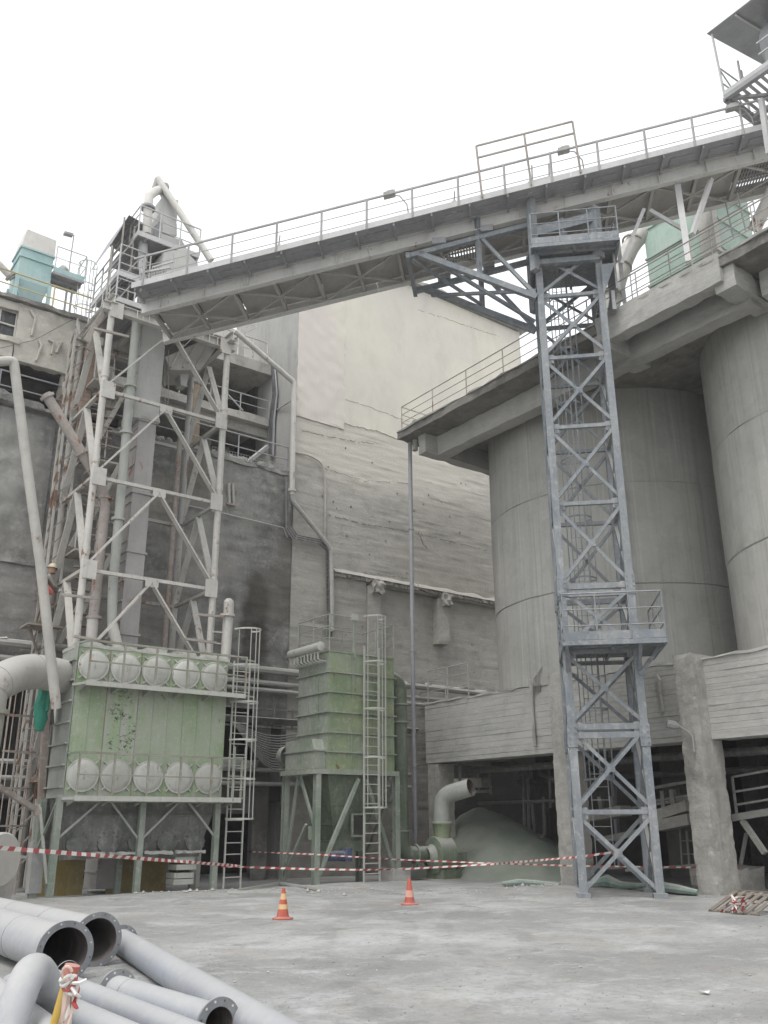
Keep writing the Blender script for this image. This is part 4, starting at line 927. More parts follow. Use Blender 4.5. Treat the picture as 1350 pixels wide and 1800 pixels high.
# corrugated canopy
mb = MB(); c0 = onY(196, 428, 25.0); c1 = onY(222, 376, 25.0); n = 16; PP = []
for i in range(n+1):
    y = 25.0+2.0*i/n; dz = .03*(i % 2); PP += [(c0.x, y, c0.z+dz), (c1.x+.1, y, c1.z+dz), (c1.x+.9, y, c1.z-.15+dz)]
mb.add(PP, [(3*i, 3*i+1, 3*i+4, 3*i+3) for i in range(n)]+[(3*i+1, 3*i+2, 3*i+5, 3*i+4) for i in range(n)]); mb.add([(a, b, c-.02) for a, b, c in PP], [(3*i+3, 3*i+4, 3*i+1, 3*i) for i in range(n)]+[(3*i+4, 3*i+5, 3*i+2, 3*i+1) for i in range(n)])
mb.build('canopy_sheet', M['under'], hpf)
for (px, a, b) in ((197, 432, 560), (219, 382, 560), (237, 398, 520)):
    p = onY(px, a, 25.0); bbar('post', M['brail'], hpf, p, (p.x, 25.0, 17.0), .05)
for (a, b) in (((186, 480), (250, 405)), ((186, 520), (245, 455)), ((190, 545), (240, 490))): bbar('stair_rail', M['rail'], hpf, onY(*a, 24.9), onY(*b, 24.9), .035)
for k in range(9): 
    p = onY(196+4.2*k, 540-7*k, 25.2); bbar('stair_tread', M['under'], hpf, p, p+V(0, .8, 0), .2, .03)
bbar('stringer', M['brail'], hpf, onY(150, 600, 25.1), onY(200, 520, 25.1), .1, .16); bbar('stringer', M['brail'], hpf, onY(155, 615, 25.9), onY(205, 535, 25.9), .1, .16)
# fenced tail end of the bridge with mesh guards
for (a, b) in (((268, 470), (305, 460)), ((320, 475), (350, 468))):
    p = onC(*a, 22.0); q = onC(*b, 22.0); mb = MB()
    for i in range(9): mb.bar(p.lerp(q, i/8), p.lerp(q, i/8)+ZV*-.35, .02)
    for h in (0, -.35): mb.bar(p+ZV*h, q+ZV*h, .045)
    mb.build('mesh_guard', M['galv'], hpf)
for (a, b) in (((247, 458), (247, 512)), ((247, 470), (262, 500)), ((247, 480), (300, 470)), ((306, 445), (308, 492))): bbar('guard_post', M['galv'], hpf, onC(*a, 21.6), onC(*b, 21.6), .06)
# vent pipe with a lobster-back bend
vp = thing('vent_pipe', 'white vent pipe with a mitred bend and flange on the elevator head', 'pipe', tuple(onY(259, 412, 25)))
pts = [onY(258, 412, 25), onY(260, 368, 25), onY(262, 345, 25), onY(272, 337, 25.2), onY(290, 330, 25.4), onY(294, 345, 25.4), onY(296, 352, 25.4)]
MB().tube(pts[:5], .15, 12).build('tube', M['white'], vp); MB().tube([onY(283, 334, 25.4), onY(293, 352, 25.4)], .13, 12).build('tube', M['white'], vp)
MB().lathe([(.15, -.04), (.25, -.04), (.25, .04), (.15, .04)], onY(260, 366, 25), n=14).build('flange', M['under'], vp)
MB().lathe([(.12, -.04), (.2, -.04), (.2, .04), (.12, .04)], onY(291, 331, 25.3), (1, 0, .4), n=14).build('flange', M['under'], vp)
sp = thing('raking_tube', 'long white raking tube from the peak of the elevator down to the conveyor', 'pipe', tuple(onY(369, 458, 24.8)))
MB().tube([onY(277, 314, 25.3), onY(292, 336, 25.1), onY(371, 458, 24.4)], .12, 10).build('tube', M['white'], sp)
MB().tube([onY(277, 314, 25.3), onY(269, 338, 25.6)], .1, 10).build('tube', M['white'], sp)
# chute hood below the bridge tail
ch = thing('tail_chute', 'dusty brown chute hood slung under the tail of the conveyor', 'chute', tuple(onY(345, 640, 25.5)))
MB().prism([onY(290, 628, 25.2), onY(378, 588, 25.2), onY(392, 596, 25.2), onY(352, 650, 25.2), onY(300, 650, 25.2)], (0, 1.4, 0)).build('hood', M['underside'], ch)
for k in range(3): bbar('rib', M['underside'], ch, onY(300+22*k, 646, 25.15), onY(322+22*k, 606, 25.15), .06)
MB().prism([onY(316, 650, 25.6), onY(333, 652, 25.6), onY(328, 680, 25.6), onY(318, 676, 25.6)], (0, .4, 0)).build('spout', M['casing'], ch)

# ---------------------------------------------------------------- process pipes at the elevator
def pipe(name, label, pts, r, mt, flanges=(), fr=.5, n=12, split=None, group=None):
    t = thing(name, label, 'pipe', tuple(pts[-1]), group)
    P = fillet(pts, fr, 5)
    MB().tube(P, r, n).build('tube', mt, t)
    for f in flanges:
        a = Vector(f[0]); MB().lathe([(r, -.04), (r*1.45, -.04), (r*1.45, .04), (r, .04)], a, f[1], 14).build('flange', mt, t)
    return t
g1 = [onY(233, 560, 24.9), onY(228, 640, 24.9), onY(218, 760, 24.9), onY(199, 905, 24.9), onY(184, 1095, 24.9)]
gp = V(8.78, 24.95, 0)
pp = pipe('green_grey_pipe', 'pale green grey pipe beside the elevator casing with bolted flanges', [V(8.78, 24.95, 17.2), V(8.85, 24.95, 8.0), V(8.95, 24.95, 7.0)], .14, M['greenpipe'], [((8.79, 24.95, 14.6), ZV), ((8.8, 24.95, 13.0), ZV), ((8.82, 24.95, 10.2), ZV)])
MB().tube([V(8.95, 24.95, 7.05), V(9.2, 24.8, 6.1)], .15, 12).build('white_foot', M['white'], pp)
pr_ = [onY(80, 692, 25.0), onY(140, 790, 25.1), onY(176, 850, 25.2), onY(186, 880, 25.2), onY(163, 1095, 25.2)]
pp = pipe('rusty_elbow_pipe', 'rusty raking pipe with an elbow turning down into a red pipe by the cream leg', pr_, .15, M['redpipe'], [(onY(83, 697, 25.0), (pr_[1]-pr_[0]).normalized()), (onY(143, 796, 25.1), (pr_[1]-pr_[0]).normalized()), (onY(186, 876, 25.2), ZV), (onY(165, 1086, 25.2), ZV)], .4)
MB().tube([onY(163, 1088, 25.2), onY(160, 1135, 25.2)], .16, 12).build('white_foot', M['white'], pp)
pp = pipe('red_riser_pipe', 'thin dark red riser pipe on the right of the elevator tower', [V(11.1, 26.2, 14.0), V(11.1, 26.2, 3)], .09, M['rust'], [((11.1, 26.2, 10.8), ZV)])
pp = pipe('grey_riser_pipe', 'thin grey steel column beside the brick post on the terrace', [V(11.5, 26.6, 17.0), V(11.5, 26.6, 11.0)], .08, M['rail'])
pp = pipe('capped_vent_pipe', 'short cream vent pipe with rounded top and collar above the big green filter', [onY(402, 1060, 24.2), onY(402, 1075, 24.2), onY(396, 1160, 24.2)], .155, M['cream'], [(onY(400, 1082, 24.2), ZV)])
MB().lathe([(.155, 0), (.14, .07), (.08, .13), (0, .15)], onY(402, 1060, 24.2), ZV, 12).build('rounded_cap', M['cream'], pp)
for z in (1110, 1130): bbar('rung', M['cream'], pp, onY(372, z, 24.2), onY(394, z+2, 24.2), .04)
pp = pipe('leaning_pipe', 'long cream pipe with rust streaks leaning over the far left', [onY(-30, 637, 21.2), onY(24, 634, 21.2), onY(45, 800, 21.25), onY(72, 1000, 21.4), onY(97, 1225, 21.6), onY(98.5, 1245, 21.65)], .12, M['creamrust'], (), .12)
# vertical dark lattice column behind the tower
lc = thing('lattice_mast', 'rusty narrow lattice mast rising between the elevator tower and the old wall', 'mast', (7.6, 27.4, 0))
for (dx, dy) in ((0, 0), (.45, 0), (0, .4), (.45, .4)): bbar('mast_leg', M['creamrust'], lc, (7.5+dx, 27.0+dy, 0), (7.5+dx, 27.0+dy, 17.2), .07)
z = 0.3
while z < 17:
    bbar('lacing', M['rust'], lc, (7.5, 27.0, z), (7.95, 27.0, z+.5), .04); bbar('lacing', M['rust'], lc, (7.5, 27.0, z+.5), (7.5, 27.4, z), .04); z += .55
MB().obox(onY(150, 690, 27.0), V(.16, 0, 0), V(0, .1, 0), V(0, 0, 1.6)).build('cladding_strip', M['brick'], lc)

hc_ = thing('hoist_chain', 'thin hoist chain hanging in a loop beside the pale elevator casing', 'chain', tuple(onY(292, 730, 25.0)))
for a, b in ((289, 290), (296, 296)): btube('chain_fall', M['cabled'], hc_, [onY(a, 615, 25.0), onY(b, 700, 25.0), onY(293, 731, 25.0)], .012, 5)
# ---------------------------------------------------------------- big pale green filter with round hatches
c1 = thing('hatch_filter', 'wide pale green dust filter with two rows of round hatches and walkways', 'dust filter', (9.5, 23.6, 0))
AX0, AX1, AY0, AY1, AZ0, AZ1 = 7.43, 11.70, 23.0, 24.25, 2.25, 6.12
pit = (AX1-AX0)/5
for i in range(5):
    x = AX0+pit*i
    MB().box(x+.006, x+pit-.006, AY0, AY0+.03, AZ0, AZ1-.15).build('front_panel', M['collf'] if i == 1 else M['coll'], c1)
    if i: bbar('seam_strip', M['rust'] if i < 3 else M['coll'], c1, (x, AY0-.004, AZ0), (x, AY0-.004, AZ1-.2), .025, .02, (0, 1, 0))
    bbar('panel_rib', M['coll'], c1, (x+pit*.5, AY0-.006, 3.3), (x+pit*.5, AY0-.006, 4.95), .012, .02, (0, 1, 0))
MB().box(AX0+.004, AX1-.004, AY0+.02, AY1, AZ0+.01, AZ1-.16).build('body', M['colls'], c1)
mb = MB(); mb.prism([(AX0-.01, AY0, AZ0), (AX0-.01, AY1, AZ0), (AX0-.01, AY1, AZ1-.35), (AX0-.01, AY0+.35, AZ1-.02), (AX0-.01, AY0, AZ1-.05)], (.03, 0, 0)); mb.build('side_panel', M['colls'], c1)
for k in range(7):
    z = 5.6-.52*k; MB().box(AX0-.09, AX0, AY0+.02, AY1-.1 if z > 4 else AY1+.25, z, z+.045).build('side_rib', M['colls'], c1)
MB().box(AX0+.0, AX0+.6, AY1, AY1+.35, AZ0, 4.1).build('side_extension', M['colls'], c1)
MB().rbox(AX0-.02, AX1+.02, AY0-.02, AY1, AZ1-.17, AZ1-.08, .2, .02, 3).build('top_plate', M['hatch'], c1)
for k in range(5): MB().rbox(AX0+pit*k+.15, AX0+pit*(k+1)-.1, AY0+.1, AY1-.1, AZ1-.1, AZ1-.02+.05*random.random(), .15, .03, 4, seed=k).build('dust_drift', M['hatch'], c1)
for row, z in ((0, 5.5), (1, 2.78)):
    for i in range(5):
        x = AX0+pit*(i+.5); MB().lathe([(.40, 0), (.41, -.03), (.40, -.05), (.36, -.05), (.35, -.06), (.25, -.085), (.12, -.098), (0, -.10)], (x, AY0-.005, z), (0, 1, 0), 28).build('hatch', M[random.choice(('hatch', 'hatchw', 'hatchw'))], c1)
        h = [o for o in c1.children if o.name.startswith('hatch')][-1]
        for a in (45, 135, 225, 315):
            g = R(a); p = V(x+.39*math.cos(g), AY0-.05, z+.39*math.sin(g)); q = V(x+.50*math.cos(g), AY0-.03, z+.50*math.sin(g))
            MB().bar(p, q, .03, .05, (0, 1, 0)).build('clamp', M['hatch'], h)
        btube('handle', M['hatch'], h, [(x, AY0-.13, z-.1), (x, AY0-.17, z-.07), (x, AY0-.17, z+.07), (x, AY0-.13, z+.1)], .012, 5)
for z in (5.0, 2.25):
    MB().box(AX0+.12, AX1+.3, AY0-.52, AY0-.01, z-.03, z+.0).build('walkway_deck', M['colls'], c1)
    bbar('walkway_edge', M['hatch'], c1, (AX0+.1, AY0-.53, z-.03), (AX1+.3, AY0-.53, z-.03), .05, .12)
    for i in range(6):
        x = AX0+.1+pit*i; mb = MB(); mb.prism([(x, AY0-.52, z-.04), (x, AY0-.01, z-.04), (x, AY0-.01, z-.2), (x, AY0-.45, z-.1)], (.05, 0, 0)); mb.build('walkway_bracket', M['colls'], c1)
        bbar('post', M['crail'], c1, (AX0+.15+(AX1-AX0+.15)*i/5, AY0-.52, z-.1), (AX0+.15+(AX1-AX0+.15)*i/5, AY0-.52, z+1.03), .045)
    bbar('top_rail', M['crail'], c1, (AX0+.12, AY0-.52, z+1.04), (AX1+.32, AY0-.52, z+1.04), .05)
    bbar('mid_rail', M['crail'], c1, (AX0+.12, AY0-.52, z+.52), (AX1+.32, AY0-.52, z+.52), .035)
    bbar('rail_return', M['greenleg'], c1, (AX0+.12, AY0-.52, z+1.04), (AX0, AY0, z+1.04), .05); bbar('rail_return', M['hatch'], c1, (AX0+.12, AY0-.5, z-.03), (AX0-.05, AY0-.02, z-.03), .06)
# hopper trough with round covers
mb = MB(); hz = .95
mb.add([(AX0+.05, AY0+.05, AZ0), (AX1-.05, AY0+.05, AZ0), (AX1-.05, AY1, AZ0), (AX0+.05, AY1, AZ0), (AX0+.3, AY0+.28, hz), (AX1-.45, AY0+.28, hz), (AX1-.45, AY1-.1, hz), (AX0+.3, AY1-.1, hz)], [(0,1,5,4),(1,2,6,5),(2,3,7,6),(3,0,4,7),(4,5,6,7)]); mb.build('hopper', M['hopper'], c1)
for z in (1.94, 1.9, 1.83): MB().box(AX0+.1, AX1-.08, AY0+.05, AY0+.11, z, z+.018).build('hopper_flange', M['hopper'], c1)
for i in range(5):
    x = AX0+.55+.78*i; MB().lathe([(.28, 0), (.28, -.03), (.26, -.03), (.24, -.045), (0, -.045)], (x, AY0+.235, 1.2), (0, 1, -.18), 20).build('access_cover', M['hopper'], c1)
    h = [o for o in c1.children if o.name.startswith('access_cover')][-1]
    mb = MB()
    for a in range(12): mb.box(x+.26*math.cos(a*R(30))-.02, x+.26*math.cos(a*R(30))+.02, AY0+.17, AY0+.22, 1.2+.26*math.sin(a*R(30))-.02, 1.2+.26*math.sin(a*R(30))+.02)
    mb.build('cover_bolts', M['hopper'], h, kind='stuff')
MB().box(AX0+.1, AX1-.5, AY0+.1, AY1, .82, .93).build('screw_trough', M['hopper'], c1)
for k in range(4): MB().rbox(AX0+.4+.9*k, AX0+1.2+.9*k, AY0+.0, AY0+.2, .9, .98, .1, .03, 5, seed=k).build('dust_cake', M['hatch'], c1)
for x in (7.36, 9.48, 11.58):
    bbar('leg', M['greenleg'], c1, (x, AY0-.02, -.1), (x, AY0-.02, AZ0), .15); bbar('leg', M['greenleg'], c1, (x, AY1, -.2), (x, AY1, AZ0), .15)
bbar('side_leg', M['colls'], c1, (7.3, AY1+.1, -.1), (7.3, AY1+.3, AZ0), .1)
for (a, b) in (((7.4, 1.3), (8.4, 2.2)), ((9.4, 1.3), (8.6, 2.2)), ((9.55, 1.3), (10.5, 2.2)), ((11.55, 1.3), (10.7, 2.2))): bbar('knee_brace', M['colls'], c1, (a[0], AY0-.03, a[1]), (b[0], AY0-.03, b[1]), .05)
bbar('side_brace', M['greenleg'], c1, (7.3, AY0, 2.1), (7.3, AY1, .9), .06); bbar('side_brace', M['colls'], c1, (7.28, AY0, .3), (7.28, AY1, 2.1), .06)
bbar('base_beam', M['colls'], c1, (7.3, AY0, AZ0-.03), (AX1+.05, AY0, AZ0-.03), .12, .16)
# rotary valve at the right end
rv = [(10.55, .15), (10.55, .3), (10.6, .5), (10.55, .7)]
for (x, z) in rv: MB().box(x, x+.55, AY0+.15, AY0+.65, z, z+.13).build('valve_body', M['hatch'], c1)
# access ladders on the right
ladder(c1, M['hatch'], (12.1, 22.92, 0), (12.1, 22.92, 6.0), (1, 0, 0), .5, .28, (1.75, 6), (.25, -1, 0), .024)
ladder(c1, M['greenleg'], (11.92, 22.45, 2.2), (11.92, 22.45, 3.6), (1, 0, 0), .32, .26, None, None, .02)
for z in (6.0, 5.0): bbar('rail', M['hatch'], c1, (11.85, 22.5, z), (12.4, 22.7, z), .04)
# yellow panels, cabinet below
for (x0, x1, m_) in ((7.75, 8.95, 'yellow'), (9.6, 10.0, 'yellow'), (10.0, 11.3, 'yellow')):
    MB().box(x0, x1, 25.3, 25.36, -.2, .85).build('skirt_panel', M[m_], c1)
# ---------------------------------------------------------------- slim green filter
c2 = thing('bag_filter', 'tall green bag filter on legs with caged ladder and pulse header', 'dust filter', (15.9, 23.2, 0))
BX0, BX1, BY0, BY1 = 14.72, 17.15, 22.4, 24.1
zr = [onY(580, y, BY0).z for y in (1181, 1216, 1251, 1287, 1321.5, 1359)]   # ribs
for a, b in zip([6.5]+zr[:-1], zr):
    MB().box(BX0, BX1, BY0, BY0+.03, b, a-.004).build('front_panel', M['green'], c2)
    MB().box(BX0-.001, BX0+.03, BY0+.031, BY1, b, a-.004).build('side_panel', M['greend'], c2)
MB().box(BX0+.035, BX1, BY0+.035, BY1, zr[-1]+.01, 6.49).build('body', M['green'], c2)
for z in zr:
    mb = MB(); mb.box(BX0-.06, BX1+.06, BY0-.06, BY0, z-.012, z+.03); mb.box(BX0-.06, BX0, BY0, BY1+.05, z-.012, z+.03); mb.box(BX1, BX1+.06, BY0, BY1, z-.012, z+.03); mb.build('rib', M['greend'], c2)
for x in (BX0+.83, BX0+1.62): bbar('stiffener', M['green'], c2, (x, BY0-.02, zr[-1]), (x, BY0-.02, 6.48), .04, .02, (0, 1, 0))
for y in (BY0+.55, BY0+1.1): bbar('stiffener', M['greend'], c2, (BX0-.02, y, zr[-1]), (BX0-.02, y, zr[0]), .02, .04, (0, 1, 0))
MB().prism([(14.32, BY0+.1, 3.12), (14.32, 24.1, 3.12), (14.32, 24.1, 3.95), (14.32, BY0+.25, 3.95), (14.32, BY0+.1, 3.6)], (BX0-14.33, 0, 0)).build('inlet_box', M['greend'], c2)
MB().box(14.28, BX0-.03, BY0+.05, 24.14, 3.6, 3.64).build('inlet_rib', M['greend'], c2)
MB().lathe([(.0, 0), (.28, 0), (.3, .05), (.3, .3)], (14.45, 24.4, 3.55), (0, -1, 0), 16).build('inlet_spigot', M['greend'], c2)
MB().box(BX0-.02, BX1+.02, BY0-.02, BY1, 6.5, 6.54).build('top_plate', M['green'], c2)
for (p, q) in (((14.25, BY0-.05, 3.03), (BX1+.1, BY0-.05, 3.03)), ((14.25, BY0-.05, 3.03), (14.25, 24.15, 3.03)), ((BX1+.05, BY0, 3.03), (BX1+.05, 24.2, 3.03))): bbar('base_frame', M['greend'], c2, p, q, .12, .14)
for (x, y) in ((14.38, 22.4), (17.2, 22.4), (14.38, 24.12), (17.2, 24.3)):
    mb = MB(); mb.ibar((x, y, -.1), (x, y, 2.97), .17, .17, .014, (0, 1, 0)); mb.build('leg', M['greenleg'], c2)
mb = MB(); mb.add([(14.8, 22.5, 2.96), (17.05, 22.5, 2.96), (17.05, 24.05, 2.96), (14.8, 24.05, 2.96), (15.35, 22.95, 1.15), (16.25, 22.95, 1.15), (16.25, 23.7, 1.15), (15.35, 23.7, 1.15)], [(0,1,5,4),(1,2,6,5),(2,3,7,6),(3,0,4,7)]); mb.build('hopper', M['greenk'], c2)
for f in (.45, .75): 
    x0, x1, y0, y1, z = 14.8+.55*f, 17.05-.8*f, 22.5+.45*f, 24.05-.35*f, 2.96-1.81*f; mb = MB(); mb.box(x0-.03, x1+.03, y0-.03, y1+.03, z-.02, z+.02); mb.build('hopper_rib', M['greenk'], c2)
MB().box(15.2, 16.4, 22.9, 23.75, .85, 1.15).build('screw_trough', M['greenk'], c2)
w_ = MB(); w_.box(15.75, 16.25, 22.62, 22.7, 1.25, 1.9); w_.build('hopper_door', M['greend'], c2)
MB().box(15.8, 16.2, 22.61, 22.615, 1.31, 1.85).build('door_opening', M['black'], c2)
for (a, b, y) in (((14.45, .25), (15.8, 2.85), 22.38), ((16.1, 2.85), (17.1, .35), 22.42)): bbar('brace', M['greenleg'], c2, (a[0], y, a[1]), (b[0], y, b[1]), .1)
for (a, b) in (((22.5, 1.6), (23.3, 2.95)), ((24.05, .1), (23.4, 2.95)), ((24.05, .2), (22.9, 1.6))): bbar('brace', M['greenleg'], c2, (14.36, a[0], a[1]), (14.36, b[0], b[1]), .07)
bbar('brace', M['greenleg'], c2, (17.2, 24.2, .3), (17.2, 22.5, 2.8), .08); bbar('brace', M['greenleg'], c2, (16.4, 22.4, 1.9), (17.15, 22.4, .4), .06)
MB().rbox(16.85, 17.5, 22.1, 22.75, -.1, .38, .2, .02, 3).build('footing', M['beam'], c2)
MB().box(14.3, 14.5, 22.52, 22.7, 1.2, 1.55).build('junction_box', M['greend'], c2)
# roof railing
railing(c2, M['greend'], [(15.6, BY0, 6.54), (BX0, BY0, 6.54), (BX0-.05, BY1, 6.54)], 1.1, (.35, .68), .022, .8)
railing(c2, M['greend'], [(16.45, BY0, 6.54), (BX1, BY0, 6.54), (BX1, BY1, 6.54), (BX0, BY1, 6.54)], 1.05, (.4, .7), .02, .9)
bbar('post', M['greend'], c2, (15.65, BY0, 6.4), (15.62, BY0, 7.75), .06)
MB().box(15.5, 15.75, BY0-.05, BY0+.02, 7.55, 7.75).build('control_box', M['hatch'], c2)
# pulse header with valves
hd = MB().tube([(14.42, 22.42, 6.62), (14.42, 24.15, 6.62)], .13, 14).build('pulse_header', M['hatch'], c2)
MB().lathe([(0, -.03), (.1, -.03), (.14, -.01), (.14, .02)], (14.42, 22.4, 6.62), (0, 1, 0), 14).build('header_end', M['hatch'], hd)
for i in range(9): btube('blow_pipe', M['hatch'], hd, [(14.42, 22.55+.19*i, 6.55), (14.42, 22.55+.19*i, 6.28), (14.5, 22.55+.19*i, 6.22), (14.72, 22.55+.19*i, 6.22)], .028, 6)
ladder(c2, M['hatch'], (16.15, 22.2, 0), (16.15, 22.2, 6.75), (1, 0, 0), .55, .26, (2.05, 5), (0, -1, 0), .026)
# outlet duct down to the fan
od = MB().tube(fillet([(16.9, 23.0, 6.0), (17.84, 23.0, 6.0), (17.84, 23.0, .72), (18.75, 22.85, .72)], .55, 7), .235, 16).build('outlet_duct', M['greenk'], c2)
for (c, ax) in (((17.84, 23, 5.2), ZV), ((17.84, 23, 4.65), ZV), ((17.84, 23, 1.4), ZV), ((18.32, 22.92, .72), V(1, -.13, 0))): MB().lathe([(.235, -.025), (.3, -.025), (.3, .025), (.235, .025)], c, ax, 18).build('duct_flange', M['greend'], od)
MB().tube([(15.0, 22.7, .75), (15.5, 22.7, .75)], .14, 12).build('screw_motor', M['blue'], c2)
MB().box(15.5, 15.75, 22.6, 22.85, .6, .95).build('gearbox', M['blue'], c2)
# ---------------------------------------------------------------- exhaust fan
fn = thing('exhaust_fan', 'green exhaust fan with a bent outlet pipe beside the powder heap', 'fan', (19.2, 22.6, 0))
MB().lathe([(0, -.3), (.52, -.3), (.55, -.28), (.55, .28), (.52, .3), (0, .3)], (19.05, 22.6, .68), (1, -.1, 0), 24).build('volute', M['greenk'], fn)
MB().lathe([(.22, -.5), (.3, -.32), (.34, -.3)], (19.05, 22.63, .68), (1, -.1, 0), 18).build('inlet_cone', M['greend'], fn)
MB().box(18.78, 19.55, 22.2, 22.95, -.05, .28).build('pedestal', M['greenk'], fn); MB().box(18.5, 20.3, 22.0, 23.2, -.08, .02).build('skid', M['rust'], fn)
MB().box(19.55, 19.95, 22.4, 22.8, .25, .75).build('motor', M['greenk'], fn)
mb = MB(); mb.lathe([(.33, .95), (.33, .98), (.26, 1.02), (.26, 1.3), (.29, 1.55), (.34, 1.6), (.34, 1.64), (.27, 1.66)], (19.15, 22.6, 0), n=18); mb.build('outlet_cone', M['green'], fn)
op = fillet([(19.15, 22.6, 1.6), (19.15, 22.6, 2.42), (19.55, 21.65, 2.66)], .6, 8)
MB().tube(op, .27, 18, cap=False).build('outlet_bend', M['colls'], fn)
MB().tube(op[-4:], .255, 18, cap=False).build('outlet_lining', M['inside'], fn)
# ---------------------------------------------------------------- large duct at the left edge and the tank
dl = thing('bend_duct', 'big dusty duct bending down at the left edge beside the hatch filter', 'duct', (5.4, 22.8, 0))
pl = [onY(106, 1178, 23.6), onY(60, 1180, 23.2), onY(18, 1212, 22.6), onY(2, 1262, 22.0)]
DP = fillet([V(7.4, 23.7, 5.25), V(6.2, 23.0, 5.25), V(5.15, 22.0, 4.6), V(5.15, 22.0, 4.0)], 1.0, 8)
MB().tube(DP, .43, 20).build('bend', M['duct'], dl)
for i in (4, 10, 15): 
    MB().lathe([(.43, -.012), (.445, -.012), (.445, .012), (.43, .012)], DP[i], (DP[i+1]-DP[i-1]).normalized(), 20).build('seam', M['duct'], dl)
MB().lathe([(.43, .1), (.52, .1), (.52, 0), (.43, 0), (.42, -.6), (.36, -1.5), (.2, -2.3)], (5.15, 22.0, 4.0), n=20).build('cone', M['ductrust'], dl)
MB().lathe([(.3, 0), (.3, .05), (.2, .05)], (5.15, 22.0, 1.65), n=16).build('flange', M['duct'], dl)
tk = thing('dusty_tank', 'dust covered rounded tank casing at the lower left edge', 'tank', (5.4, 21.0, 0))
MB().lathe([(0, -.35), (.5, -.35), (.53, -.32), (.53, .32), (.5, .35), (0, .35)], (5.3, 20.6, .95), (.5, -.8, 0), 28).build('casing', M['duct'], tk)
MB().prism([(4.4, 20.0, 0), (5.9, 20.95, 0), (6.05, 21.05, .95), (4.4, 20.0, .95)], (-.35, .55, 0)).build('lower_casing', M['duct'], tk)
bbar('rim', M['duct'], tk, (4.3, 19.9, .97), (6.15, 21.1, .97), .12, .05)
st = thing('raking_strut', 'rusty raking strut beside the left duct', 'strut', tuple(onY(62, 1420, 22.3)))
bbar('strut', M['rust'], st, onY(-10, 1378, 22.0), onY(64, 1424, 22.6), .11); bbar('plate', M['rust'], st, onY(60, 1415, 22.6), onY(66, 1432, 22.6), .14)
gt = thing('green_tarp', 'rolled green tarpaulin hanging under the duct bend at the left', 'tarpaulin', tuple(onY(70, 1280, 23.9)))
mb = MB(); a = onY(78, 1200, 23.9); b = onY(68, 1285, 23.9)
mb.tube([a, a.lerp(b, .25)+V(.03, 0, 0), a.lerp(b, .5)-V(.04, 0, 0), a.lerp(b, .75)+V(.02, 0, 0), b], [.12, .16, .15, .17, .10], 9); mb.tube([a+V(.12, -.1, 0), a.lerp(b, .6)+V(.1, -.12, 0)], [.08, .06], 7); mb.build('folds', M['tarp'], gt)
# small caged ladder and rods behind
sl = thing('caged_ladder', 'rusty caged ladder in the gap left of the hatch filter', 'ladder', (7.0, 24.9, 0))
ladder(sl, M['rust'], (6.9, 24.8, 0), (6.9, 24.8, 4.3), (1, 0, 0), .4, .3, (1.6, 5), (-1, -.6, 0))
cl2 = thing('slanted_column', 'dark slanted steel column between the left duct and the hatch filter', 'column', tuple(onY(75, 1540, 24)))
bbar('column', M['rust'], cl2, onY(63, 1560, 24.4), onY(82, 1240, 24.4), .16)
bbar('foot', M['rail'], cl2, onY(58, 1570, 24.3), onY(66, 1480, 24.3), .3)
# low frame rails in the pit between the filters
pf = thing('pit_rail', 'low pale pipe frame on the ground between the two green filters', 'rail', (13.2, 23, 0))
for (a, b) in (((415, 1565), (492, 1552)), ((492, 1552), (560, 1562)), ((400, 1568), (500, 1566))): bbar('rail', M['hatch'], pf, onZ(*a, .06), onZ(*b, .06), .05)
# ---------------------------------------------------------------- pipes and cables on the back wall
for i, (z, r, y, nm) in enumerate(((6.72, .13, 27.72, 'thick dusty upper'), (6.28, .09, 27.75, 'middle'), (6.02, .075, 27.7, 'thin lower'))):
    t = thing('wall_pipe', nm+' horizontal pipe running along the whole back wall', 'pipe', (8, y, z), 'horizontal pipes on the back wall')
    mb = MB(); mb.tube([(-6+2.1*k, y, z+.02*noise.noise(Vector((k*.7, i, 0)))) for k in range(17)], r, 8); mb.build('tube', M['beam'], t)
    for x in (1, 5.5, 10, 13.2, 14.6, 18.5, 23, 26): MB().box(x-.03, x+.03, y-r-.02, 28.3, z-r-.03, z-r).build('bracket', M['rust'], t)
    mb = MB()
    for k in range(12):
        x = random.uniform(0, 27); mb.rbox(x, x+random.uniform(.3, 1.2), y-r*.8, y+r*.6, z+r*.7, z+r*1.25, .1, .04, 4, seed=k)
    mb.build('dust_ridge', M['beam'], t, kind='stuff')
for i, z in enumerate((3.35, 2.9)):
    t = thing('low_wall_pipe', ('upper' if i == 0 else 'lower')+' of the two low pipes between the filters on the back wall', 'pipe', (10, 27.75, z)); btube('tube', M['beam'], t, [(-6, 27.75, z), (22, 27.75, z)], .07, 8)
    if i == 0: MB().rbox(13.3, 15.4, 27.6, 28.02, z+.02, z+.32, .15, .05, 3).build('dust_ledge', M['beam'], t)
wp = thing('white_wall_pipe', 'white pipe with a knee dropping down the corner of the pale hall', 'pipe', tuple(onY(584, 1100, 27.7)))
MB().tube(fillet([onY(413, 582, 27.7), onY(517, 672, 27.7), onY(513, 870, 27.7)], .15, 4), .11, 10).build('upper_tube', M['cream'], wp)
MB().tube(fillet([onY(513, 868, 27.7), onY(515, 882, 27.7), onY(582, 964, 27.7), onY(584, 1110, 27.7)], .2, 4), .09, 10).build('lower_tube', M['beam'], wp)
MB().lathe([(.11, -.05), (.15, -.05), (.15, .05), (.11, .05)], onY(513, 862, 27.7), n=12).build('socket', M['cream'], wp)
bbar('stay', M['rail'], wp, onY(515, 702, 27.8), onX(484, 722, 16.58), .05)
cb = thing('black_cable_bundle', 'black cable bundle down the end wall of the pale hall', 'cables', tuple(onX(475, 800, 16.5)))
